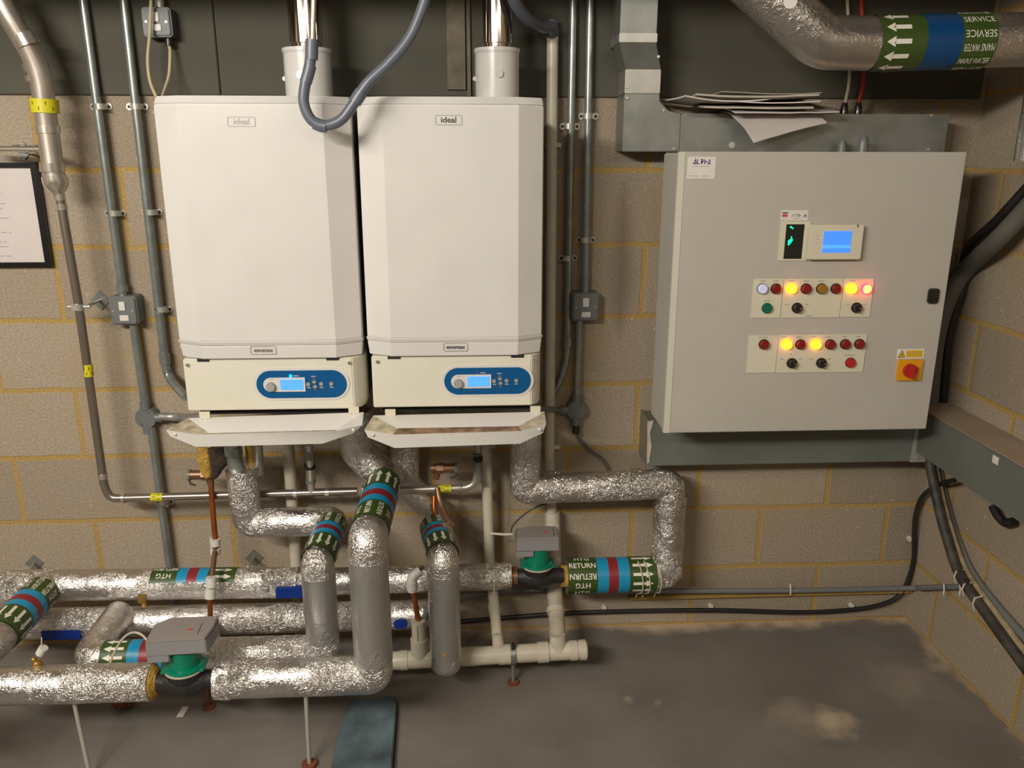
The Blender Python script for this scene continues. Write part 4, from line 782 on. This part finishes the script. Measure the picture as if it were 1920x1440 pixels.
u0 = P(446, 885, .2); MB().tube([P(437, 835, .2), P(441, 868, .2), u0], [.021, .024, .026], 'galvanised', 16).tube([P(437, 838, .2), P(438, 852, .2)], .028, 'galvanised', 8).build('pipe_union', t, label='bare steel union')
m = MB().tube(pp((383, 836, .19), (385, 862, .19), (390, 893, .19)), [.022, .026, .012], 'mineral_wool', 12, crumple=.25, step=.008); m.tube(pp((408, 836, .19), (412, 862, .19), (402, 895, .19)), [.028, .03, .008], 'wool_dark', 12, crumple=.35, step=.008)
m.tube(pp((466, 836, .17), (472, 870, .17), (474, 896, .17)), [.012, .014, .012], 'mineral_wool', 10, crumple=.2, step=.008); m.build('torn_insulation', t, label='torn yellow insulation')
MB().tube(pp((484, 834, .17), (486, 890, .17)), .014, 'foil_smooth', 14, crumple=.03, step=.01).build('loose_foil', t)
# front run
zf = P(550, 1270, .62).z; rf = rad(550, 1270, .62, 70); xf = P(696, 1150, .62).x; ztop = P(690, 1012, .62).z
t = foilpipe('insulated_pipe', 'foil-lagged pipe on the left in front of everything, ending at the valve', [V((P(-60, 1279, .62).x, -.62, zf)), V((P(286, 1275, .62).x, -.62, zf))], rf, crumple=.018)
e = V((P(286, 1275, .62).x, -.62, zf)); MB().tube([e-V((.02, 0, 0)), e+V((.004, 0, 0)), e+V((.016, 0, 0))], [rf*.92, rf*.9, rf*.6], 'mineral_wool', 20, crumple=.12).build('torn_insulation', t, label='yellow insulation at the open end')
m = MB().ball(P(71, 1245, .6), .013, 'brass', nz=.4, sz=1.3).ball(P(64, 1236, .6), .008, 'brass', nz=.3); m.build('drain_cock', t, label='brass drain cock')
tg = thing('valve_tag', 'clear round tag hanging above the front lagged pipe on the left', 'tag', P(80, 1225, .56))
m = MB().tube(pp((82, 1214, .56), (75, 1226, .56)), .012, 'white_plastic', 14); m.build('disc', tg); MB().tube(pp((78, 1195, .55), (78, 1214, .56)), .0015, 'string', 6).build('wire', tg)
bz_ = P(735, 892, .17); xb = P(729, 905, .19).x
vx = P(668, 800, .19)
t = foilpipe('insulated_pipe', 'tallest foil-lagged riser in front, taped green on its run back between the boilers', [V((P(414, 1270, .62).x, -.62, zf)), V((xf, -.62, zf)), V((xf, -.62, ztop)), V((xf+.004, -.205, ztop+.0)), V((vx.x, -.205, P(668, 842, .19).z)), V((vx.x, -.205, P(668, 765, .19).z))], rf, 'foil', .022, .014, 36)
band(t, V((xf+.000, -.575, ztop)), V((xf+.004, -.255, ztop)), rf, [(.30, 'T'), (.11, 'c'), (.12, 'r'), (.12, 'c'), (.35, 'A')], arrow=1, ph=.12, tsize=.4)
MB().tube([V((xf, -.62, zf+.05)), V((xf, -.62, ztop-.05))], rf*1.02, 'foil_smooth', 36, crumple=.012, step=.011).build('riser_lagging', t, smooth=60, label='smoother grey foil riser')
e = V((P(414, 1270, .62).x, -.62, zf)); MB().tube([e-V((.012, 0, 0)), e+V((.03, 0, 0))], [rf*1.0, rf*1.04], 'foil_crumpled', 28, crumple=.08, step=.006).build('crumpled_end', t, smooth=60)
# third riser
rr3 = rad(832, 1150, .40, 58); xr3 = P(833, 1150, .40).x; zt3 = P(829, 1046, .40).z; zb3 = P(836, 1232, .40).z
q_ = P(757, 905, .075); xq = P(815, 970, .075).x
t = foilpipe('insulated_pipe', 'foil-lagged riser on the right, its blunt lower end hanging before the white drain', [V((xr3+.002, -.40, zb3-.02)), V((xr3, -.40, zt3)), V((xq, -.078, zt3)), V((q_.x+.004, -.078, q_.z-.004)), V((P(762, 840, .078).x, -.078, P(762, 790, .078).z))], rr3, 'foil', .03, .014)
band(t, V((xr3, -.385, zt3)), V((xr3-(xr3-xq)*.85, -.20, zt3)), rr3, [(.38, 'A'), (.12, 'c'), (.11, 'r'), (.11, 'c'), (.28, 'T')], arrow=-1, ph=.12, tsize=.4)
MB().tube([V((xr3+.002, -.40, zb3-.045)), V((xr3+.002, -.40, zb3-.03)), V((xr3, -.40, zt3-.045))], [rr3*.75, rr3*1.0, rr3*1.03], 'foil_smooth', 32, crumple=.02, step=.011).build('riser_lagging', t, smooth=60, label='smoother grey foil riser')
e = P(834, 1231, .455); MB().ball((e.x, -.40-rr3*1.02, e.z), .008, 'mineral_wool', nz=.8, sy=.4).build('torn_insulation', t)
# right loop
hl = .13; rh = rad(1150, 908, hl, 56); zh = P(1150, 909, hl).z; xh = P(1251, 1000, hl).x; rl = rad(1140, 1078, .15, 64); zl_ = P(1140, 1078, .15).z
t = foilpipe('insulated_pipe', 'foil-lagged loop right of the boilers carrying a wide return tape band', [V((P(985, 850, .16).x, -.17, P(985, 780, .16).z)), V((P(985, 850, .16).x, -.15, zh)), V((xh, -hl, zh)), V((xh, -.15, zl_)), V((P(1225, 1078, .15).x-.02, -.15, zl_))], rh, 'foil', .018, .022)
MB().tube([V((P(1062, 1078, .15).x, -.15, zl_)), V((P(1230, 1078, .15).x, -.15, zl_))], rl, 'foil', 32).build('lower_lagging', t)
band(t, V((P(1062, 1078, .15).x, -.15, zl_)), V((P(1226, 1078, .15).x, -.15, zl_)), rl, [(.33, 'T'), (.125, 'c'), (.11, 'r'), (.125, 'c'), (.31, 'A')], arrow=1, ph=.25, tsize=.44)
for a, b in (((1018, 907), (1048, 907)), ((1185, 908), (1200, 908))):
    MB().tube([V((P(*a, hl).x, -hl, zh)), V((P(*b, hl).x, -hl, zh))], rh*1.05, 'foil_crumpled', 30, crumple=.05, step=.008).build('foil_wrap', t, smooth=60)
MB().tube([V((xh, -hl-.002, P(1250, 945, hl).z)), V((xh, -.15, P(1250, 1075, .15).z))], rh*1.08, 'foil_crumpled', 30, crumple=.05, step=.008).build('foil_wrap', t, smooth=60)
MB().hexa([V((xh+.045, -.1, P(1288, 938, .12).z)), V((xh+.068, -.1, P(1288, 938, .12).z)), V((xh+.055, -.1, P(1282, 1050, .12).z)), V((xh+.040, -.1, P(1280, 1055, .12).z))], [V((xh+.045, -.098, P(1288, 938, .12).z)), V((xh+.068, -.098, P(1288, 938, .12).z)), V((xh+.055, -.098, P(1282, 1050, .12).z)), V((xh+.040, -.098, P(1280, 1055, .12).z))], 'foil').build('loose_foil', t)
p = P(1091, 922, hl+rh); MB().box(p.x-.016, p.x+.016, -hl-rh-.001, -hl-rh+.006, p.z-.013, p.z+.013, 'brass').ball((p.x, -hl-rh-.002, p.z), .008, 'copper_dull', sy=.5).build('test_point', t, label='brass test point in a cut-out')
e = V((P(1060, 1078, .15).x, -.15, zl_)); MB().cyl(e-V((.016, 0, 0)), e+V((.01, 0, 0)), .036, 'mineral_wool').build('torn_insulation', t)
for k, (px0, px1) in enumerate(((1192, 1199), (1203, 1212), (1228, 1232))):
    m = MB(); x0 = P(px0, 1078, .15).x; n_ = 14; pts = []
    for i in range(n_+1):
        th = math.radians(70-150*i/n_); pts.append((x0+(P(px1, 1078, .15).x-x0)*math.sin(i/n_*2.6), -.15-(rl+.006)*math.cos(th), zl_+(rl+.006)*math.sin(th)))
    pts.append((pts[-1][0], pts[-1][1]+.02, pts[-1][2]-.03)); m.tube(pts, .0022, 'string', 6).build('string_tie', t, label='pale string')
m = MB().tube([(P(925, 1060, .17).x, -.19-.045, P(925, 1058, .2).z), (P(926, 1060, .17).x, -.19-.052, P(926, 1080, .2).z), (P(925, 1060, .17).x, -.19-.04, P(925, 1112, .2).z)], .002, 'string', 6)
single(m, 'string_tie', 'pale string tied round the right end of the upper wall pipe', 'string')

# big water pipe, upper right
bd = .40; br_ = rad(1700, 80, bd, 96); 
t = foilpipe('insulated_pipe', 'thick foil-lagged mains water pipe across the upper right corner', pp((1385, -60, bd), (1540, 80, bd), (1640, 82, bd), (2000, 72, bd)), br_, 'foil_blurred', .03, .012, 36, loc=P(1640, 130, bd))
band(t, P(1632, 82, bd), P(1842, 77, bd), br_, [(.29, 'A'), (.10, 'g'), (.31, 'B'), (.30, 'T')], rows=('SERVICE', 'MAINS WATER'), arrow=-1, ph=.32, tsize=.40, bold=.0)
e = P(1482, 3, bd+br_); n_ = (CAM-e).normalized(); MB().cyl(e-n_*.004, e+n_*.006, rad(1482, 3, bd, 24), 'white_plastic').build('round_sticker', t, label='round white sticker')
pr = PX(1926, 250, 2.93)
t = foilpipe('insulated_pipe', 'foil-lagged pipe end just showing at the right edge of view', [V((2.945, pr.y, PX(1926, 302, 2.93).z)), V((2.945, pr.y, PX(1926, 20, 2.93).z))], .035, 'foil_blurred', crumple=.02)

# ================================================================== white drain at floor level
dd = .30; dr = rad(1000, 1225, dd, 34)
def D(px): q = P(px, 1218+(1100-px)*.058, dd); return q
dA, dB = D(380), D(1100); dn = thing('drain_pipe', 'white plastic drain pipe lying low along the floor with upright tees', 'pipe', dB)
MB().tube([dA, dB], dr, 'pvc', 28).tube([dB-V((.001, 0, 0)), dB+V((.0, 0, 0))], dr*.86, 'dark', 24).build('main_tube', dn)
ax = (dB-dA).normalized()
for a, b, k in ((690, 700, 1.08), (750, 765, 1.08), (872, 898, 1.03), (935, 957, 1.1), (1008, 1028, 1.14), (1068, 1082, 1.1), (1086, 1098, 1.12)):
    MB().tube([D(a), D(b)], dr*k, 'pvc', 28).build('socket', dn)
def tee(px, top, r, d2, mt='pvc'):
    b0 = D(px); MB().tube([b0, P(*top, d2)], [r*1.25, r*1.0], mt, 22).build('tee_branch', dn)
tee(1047, (1045, 1190), .024, .29, 'pvc_dirty'); tee(937, (932, 1188), .017, .28, 'pvc_dirty'); 
b0 = D(787); MB().tube([b0, V((b0.x, b0.y, P(787, 1197, dd).z))], .027, 'pvc', 22).build('tee_branch', dn); MB().tube([V((b0.x, b0.y, P(787, 1200, dd).z)), V((b0.x, b0.y, P(785, 1163, dd).z))], .0225, 'pvc', 22).disc(b0.x, b0.y-.0215, P(785, 1175, dd).z, .0, .0, 'pvc', 3).build('upright_tube', dn)
m = MB(); zz = P(785, 1168, dd).z
for k in range(9): m.box(b0.x-.003, b0.x-.0005, b0.y-.0238, b0.y-.022, zz-.006*k, zz-.006*k+.0035, 'ink')
m.build('lettering', dn)
b0 = D(405); MB().tube([b0, V((b0.x, b0.y, P(405, 1175, dd).z))], .023, 'pvc', 22).build('upright_tube', dn)
br0 = D(962); fz = 0; m = MB().tube([D(957), D(967)], dr*1.2, 'galvanised', 24).cyl(br0-V((0, 0, dr)), V((br0.x, -.31, .004)), .006, 'galvanised').box(br0.x-.005, br0.x+.005, br0.y-.02, br0.y-.01, br0.z+dr*.8, br0.z+dr*1.6, 'dark')
m.cyl(V((br0.x, -.31, .0)), V((br0.x, -.31, .008)), .018, 'rust'); single(m, 'pipe_support', 'steel clip on a short rod with a rusty foot under the white drain', 'support')
# small vertical waste pipes
t = thing('waste_pipe', 'slim white waste pipe below the right boiler, joining the drain', 'pipe', P(932, 1190, .26))
MB().tube(bend(pp((910, 800, .08), (918, 1050, .08), (924, 1110, .14), (932, 1192, .28)), .04), rad(915, 950, .08, 20), 'pvc', 18).build('tube', t)
MB().tube(pp((926, 1135, .18), (928, 1150, .205)), .020, 'pvc', 18).build('socket', t)
single(MB().tube(pp((538, 800, .08), (565, 1200, .08)), rad(545, 950, .08, 22), 'pvc', 18), 'waste_pipe', 'slim white waste pipe below the left boiler', 'pipe')
# copper discharge pipes
t = thing('discharge_pipe', 'copper pipe with white clips dropping from the left brass relief valve', 'pipe', P(405, 1175, .28))
MB().tube(bend(pp((396, 905, .16), (397, 935, .165), (404, 1012, .19)), .02), .0085, 'copper', 12).build('upper_tube', t)
MB().tube(bend(pp((404, 1025, .19), (397, 1085, .27)), .02), .008, 'copper_dull', 12).build('middle_tube', t)
MB().tube(bend(pp((394, 1120, .29), (394, 1160, .29), (404, 1178, .30)), .02), .0075, 'copper', 12).build('lower_tube', t)
for a, b in (((403, 1010), (404, 1022)), ((404, 1027), (404, 1038))): MB().tube([P(*a, .19), P(*b, .19)], [.0165, .0155], 'white_plastic', 16).build('push_fitting', t, label='white push fitting')
for a, b in (((396, 1082), (396, 1100)), ((395, 1102), (394, 1121))): MB().tube([P(*a, .28), P(*b, .285)], [.0155, .0165], 'white_plastic', 16).build('push_fitting', t, label='white push fitting')
t = thing('discharge_pipe', 'copper pipe with a white elbow fitting dropping into the upright drain branch', 'pipe', P(784, 1160, .30))
MB().tube(smoothpath(pp((820, 915, .20), (825, 940, .22), (836, 965, .23), (850, 985, .23)), 8), .0085, 'copper_dull', 12, ribs=.06).build('flexible_tube', t)
MB().tube(smoothpath(pp((814, 930, .18), (815, 960, .20), (830, 985, .21)), 8), .008, 'copper', 12).build('small_tube', t)
MB().tube(pp((793, 1062, .26), (782, 1076, .28)), .006, 'copper_dull', 10).build('upper_tube', t)
MB().tube(bend(pp((788, 1070, .29), (772, 1082, .30), (773, 1108, .30)), .02), .0145, 'white_plastic', 16).tube(pp((772, 1090, .30), (773, 1104, .30)), .017, 'white_plastic', 16).build('push_fitting', t, label='white elbow fitting')
MB().tube(pp((774, 1105, .30), (784, 1162, .30)), .0085, 'copper', 12).build('lower_tube', t)
def relief(label, px, py, s, d):
    c = P(px, py, d); t = thing('relief_valve', label, 'valve', c)
    MB().cyl(c+V((-s*.045, 0, 0)), c+V((s*.03, 0, 0)), .015, 'copper_dull').cyl(c+V((-s*.01, 0, 0)), c+V((s*.012, 0, 0)), .019, 'copper_dull', seg=8).build('body', t)
    MB().cyl(c+V((-s*.052, 0, 0)), c+V((-s*.044, 0, 0)), .017, 'casing_grey').tube([c+V((-s*.05, -.004, -.012)), c+V((-s*.045, -.008, -.026)), c+V((-s*.03, -.01, -.03))], .003, 'dark', 8).build('cap', t)
    MB().tube([c+V((s*.01, 0, 0)), c+V((s*.014, 0, -.035))], [.014, .010], 'copper_dull', 14).build('outlet', t)
relief('brass relief valve pointing left below the left boiler', 385, 890, 1, .16); relief('dull brass relief valve pointing right below the right boiler', 826, 878, -1, .15)
# ================================================================== valves with actuators
def valve(label, c, s, ang, ra):
    t = thing('motorised_valve', label, 'valve', V((c.x, c.y, c.z-.05))); Rm = Matrix.Rotation(ang, 3, 'Z')
    def W_(m): 
        for i, p in enumerate(m.v): m.v[i] = c+Rm @ (p*s)
        return m
    W_(MB().tube([V((-.085, 0, 0)), V((-.05, 0, 0)), V((-.03, 0, 0)), V((.03, 0, 0)), V((.05, 0, 0)), V((.085, 0, 0))], [.024, .026, .04, .04, .026, .024], 'cast_black', 20).ball(V((0, 0, .0)), .045, 'cast_black')).build('valve_body', t)
    W_(MB().tube([V((0, 0, .018)), V((0, 0, .04))], [.047, .050], 'cast_black', 28).tube([V((0, 0, .04)), V((0, 0, .044))], .052, 'string', 28)).build('flange', t)
    W_(MB().tube([V((0, 0, .046)), V((0, 0, .054)), V((0, 0, .055)), V((0, 0, .115))], [.052, .050, .039, .039], 'valve_green', 32).box(-.055, .055, -.028, .028, .042, .05, 'valve_green')).build('adaptor', t, bevel=.0015*s, label='green round adaptor')
    m = MB(); m.plan([(x, y) for x, y in ra], .112, .150, 'actuator_grey'); m.plan([(ra[0][0], ra[0][1]), (ra[0][0]+.055, ra[0][1]), (ra[0][0]+.055, .02), (ra[0][0], .02)], .092, .114, 'actuator_grey')
    a = W_(m).build('actuator', t, bevel=.002, label='grey actuator box')
    m = MB(); m.plan([(x*.985+.0005, y*.985) for x, y in ra], .150, .158, 'actuator_lid'); W_(m).build('lid', a, bevel=.002)
    m = MB().box(.02, .035, -.01, -.004, .158, .1586, 'ink_red').box(.05, .052, -.03, .02, .158, .1586, 'ink'); W_(m).build('marking', a)
    return t
vx1 = V((P(350, 1275, .62).x, -.62, zf))
valve('motorised valve with green collar and grey actuator on the front pipe', vx1, 1.0, .06, [(-.075, -.05), (.075, -.05), (.085, .0), (.085, .055), (-.04, .06), (-.075, .03)])
vx2 = V((P(1007, 1080, .17).x, -.17, P(1007, 1080, .17).z))
valve('motorised valve with grey actuator between wall pipe and taped foil loop', vx2, 1.0, 0, [(-.07, -.045), (.065, -.045), (.065, .04), (-.02, .045), (-.07, .03)])
MB0 = MB().tube(smoothpath(pp((962, 1001, .2), (945, 1002, .19), (920, 1000, .17)), 5), .004, 'pvc', 8)
single(MB0, 'cable_strap', 'short pale strap sticking out left of the small grey actuator', 'strap')
single(MB().tube(smoothpath(pp((958, 1000, .2), (962, 985, .15), (985, 963, .08), (1012, 948, .05), (1030, 944, .05)), 6), .0028, 'cable_grey', 8), 'flex', 'thin dark flex curving up from the small grey actuator', 'cable')
single(MB().tube(smoothpath(pp((276, 1200, .60), (262, 1188, .58), (245, 1187, .56), (228, 1200, .55), (212, 1228, .555), (207, 1242, .56)), 6), .0032, 'pvc_dirty', 8), 'flex', 'pale flex arching left from the front grey actuator', 'cable')
q = PF(392, 1326); MBx = MB().cyl(V((q.x, q.y, zmid-rm*.9)), V((q.x, q.y, .003)), .006, 'copper_dull').cyl(V((q.x, q.y, 0)), V((q.x, q.y, .008)), .018, 'rust')
single(MBx, 'pipe_support', 'short rod with a rusty foot on the floor just right of the front motorised valve', 'support')
# rods
for px, py, lab in ((574, 1300, 'pale rod holding the front lagged pipe, rusty foot at the bottom edge'), (140, 1312, 'pale rod under the front lagged pipe at lower left')):
    c = V((P(px, py, .62).x, -.625, zf-rf*.9)); ft = V((c.x, -.645, 0)) if px > 300 else PF(170, 1460); m = MB().cyl(c, ft+V((0, 0, .003)), .0058, 'zinc').cyl(ft, ft+V((0, 0, .010)), .02, 'rust'); single(m, 'pipe_support', lab, 'support')
for px, py, lab in ((65, 1055, 'dark diamond wall plate with rod above the upper lagged pipe at the left'), (477, 1045, 'dark diamond wall plate with rod right of the left return tape band')):
    m, p = plate(px, py, .030); m.cyl(p+V((0, -.006, 0)), P(px-12, py+18, .14), .004, 'zinc'); m.cyl(P(px-12, py+18, .14), V((P(px-12, py+18, .14).x, -.15, ha0.z)), .004, 'zinc'); single(m, 'pipe_support', lab, 'support')
# blue blocks
def block(label, a, b, d, th, r=.004):
    q = rectpx(a, b, d); single(MB().prism(stadium(*q, r, 3), -d, -d+th, 'blue_foam'), 'support_block', label, 'support block', bevel=.001)
block('blue block under the upper lagged pipe, left of the middle riser', (516, 1104), (580, 1121), .25, .05); block('small rounded blue block between the two right foil risers', (738, 1164), (764, 1179), .275, .05, .012); block('blue block under the lower lagged pipe at the left', (76, 1184), (152, 1199), .27, .08)
single(MB().tube(pp((515, 1134, .275), (518, 1160, .282)), .0015, 'string', 6).ball(P(517, 1158, .283), .007, 'white_plastic', sx=.7, sz=1.6), 'valve_tag', 'tiny white tag hanging before the lower lagged pipe', 'tag')
p = PF(340, 1337); single(MB().hexa([p+V((-.008, -.02, .0005)), p+V((.012, -.018, .0005)), p+V((.016, .02, .001)), p+V((-.002, .02, .001))], [p+V((-.008, -.02, .003)), p+V((.012, -.018, .004)), p+V((.016, .02, .008)), p+V((-.002, .02, .008))], 'sticker_white'), 'paper_scrap', 'small scrap of white paper on the floor below the front valve', 'paper')
# things on the floor: bits of debris under the front valve
p = PF(222, 1345, .0); single(MB().ball(p+V((0, .05, .026)), .032, 'rust', sz=.55, nz=.8), 'debris_lump', 'dark rusty lump on the floor under the front left pipe', 'debris')

# foam pad at the bottom edge
o_ = [PF(x, y) for x, y in ((622, 1450), (632, 1400), (642, 1365), (660, 1325), (668, 1318), (700, 1320), (733, 1314), (743, 1316), (744, 1330), (742, 1450))]
pad = thing('kneeling_pad', 'worn blue pad lying on the floor at the bottom edge of view', 'pad', PF(690, 1400))
far = [V((PF(742, 1450).x, -.95, 0)), V((PF(622, 1450).x, -.95, 0))]
ol = [(p.x, p.y) for p in o_]; ol = ol[:-1]+[(o_[-1].x, -.95), (o_[0].x, -.95)]
MB().plan(ol, .003, .022, 'pad_blue').build('top_layer', pad, bevel=.003)
MB().plan([(x+(-.004 if x < 1.15 else .003), y) for x, y in ol], .0, .0035, 'dark').build('base_layer', pad, label='black underside')

# ================================================================== cables at lower right
gc = smoothpath(WP((1812, 1100, .02), (1760, 1101, .02), (1728, 1102, .028), (1700, 1103, .03), (1500, 1107, .035), (1200, 1108, .035), (1060, 1105, .04), (980, 1106, .06), (900, 1114, .10), (845, 1124, .2), (806, 1142, .29), (797, 1160, .29)), 6)
t = thing('plastic_conduit', 'grey plastic conduit along the back wall near the floor', 'conduit', P(1500, 1107, .035))
MB().tube(gc, .0095, 'conduit_grey_plastic', 12).build('tube', t)
for px in (1481, 1768, 1798):
    c = WP((px, 1102, .04))[0]; MB().tube([c+V((-.002, -.004, .016)), c+V((.0, -.008, -.0)), c+V((.003, -.004, -.024))], .0026, 'tape_white', 6).build('cable_tie', t, label='white cable tie')
a = P(1180, 1122, .02); b = P(1720, 1116, .02); single(MB().box(a.x, min(b.x, RW-.002), -.022, -.0005, a.z-.008, a.z+.006, 'wood_strip'), 'batten', 'thin yellow batten on the wall just under the grey plastic conduit', 'batten', bevel=.002)
t = thing('black_cable', 'black cable sagging along the foot of the back wall and up the corner', 'cable', P(1500, 1147, .02))
MB().tube(smoothpath(WP((860, 1166, .02), (1000, 1154, .02), (1133, 1147, .018), (1333, 1144, .018), (1500, 1148, .018), (1597, 1143, .018), (1650, 1134, .018), (1682, 1120, .015), (1700, 1095, .015), (1713, 1050, .015), (1714, 1000, .018), (1718, 960, .02), (1732, 928, .03), (1762, 908, .05), (1790, 900, .06)), 7), .0078, 'cable_black', 10).build('sheath', t)
for px, py in ((1133, 1140), (1333, 1137), (1597, 1136), (1707, 1011)):
    c = WP((px, py, .01))[0]; MB().disc(min(c.x, RW-.011), -.001, c.z, .0095, .010, 'white_plastic', 14).build('clip', t, label='pale round clip')
def bund(ps, r, mt, name, label, part='sheath', extra=None):
    t = thing(name, label, 'cable', ps[-1]); MB().tube(smoothpath(ps, 8), r, mt, 14).build(part, t); return t
def RWP(*a):
    out = []
    for (px, py, x) in a:
        q = PX(px, py, x)
        if q.y > -.03: q = P(px, py, .035); q.x = min(q.x, x)
        out.append(q)
    return out
c1 = RWP((1742, 862, 2.96), (1746, 885, 2.96), (1762, 960, 2.96), (1779, 1020, 2.965), (1800, 1078, 2.965), (1850, 1152, 2.965), (1930, 1262, 2.97), (2010, 1370, 2.97))
t = bund(c1, .0155, 'cable_worn', 'armoured_cable', 'thick black cable with dusty top sweeping down the right wall corner')
for px, y0 in ((1797, 1080), (1812, 1104), (1832, 1130)):
    c = PX(px, y0, 2.965); MB().tube([c+V((-.012, -.012, -.018)), c+V((-.020, -.010, .004)), c+V((-.012, -.004, .018)), c+V((.012, -.002, .022))], .0028, 'string', 6).build('cable_tie', t, label='pale cable tie')
c2 = RWP((1750, 862, 2.985), (1754, 885, 2.985), (1770, 955, 2.985), (1788, 1015, 2.99), (1811, 1072, 2.995), (1860, 1143, 2.995), (1940, 1248, 3.0), (2010, 1340, 3.0))
bund(c2, .0125, 'cable_dusty', 'armoured_cable', 'tan dusty cable lying between black and grey ones in the right corner')
c3 = RWP((1759, 862, 3.016), (1761, 885, 3.016), (1777, 955, 3.016), (1796, 1015, 3.018), (1823, 1075, 3.018), (1875, 1143, 3.018), (1950, 1228, 3.018), (2020, 1320, 3.018))
bund(c3, .0125, 'conduit_grey_plastic', 'armoured_cable', 'smooth grey cable nearest the right wall in the corner bundle')
d1 = [PX(2010, 300, 2.97), PX(1925, 392, 2.965), PX(1870, 450, 2.955), P(1812, 505, .10), P(1778, 560, .09), P(1755, 640, .08), P(1745, 740, .07), P(1742, 800, .065)]
bund(d1, .026, 'cable_grey', 'armoured_cable', 'thick dark cable slanting down from the right wall behind the cabinet')
d2 = [p+V((.012, .03, .055)) for p in d1[:4]]+[p+V((.045, .01, .03)) for p in d1[4:]]
bund(d2, .014, 'cable_black', 'armoured_cable', 'thinner black cable just above the thick slanting one behind the cabinet')
p = PX(1885, 965, RW); single(MB().tube(smoothpath([PX(1862, 950, 3.0), PX(1872, 968, 3.0), PX(1885, 980, 3.005), PX(1902, 978, 3.01)], 6), .013, 'dark', 12), 'cable_stub', 'dark looped cable stub hanging beneath the right wall trunking', 'cable')
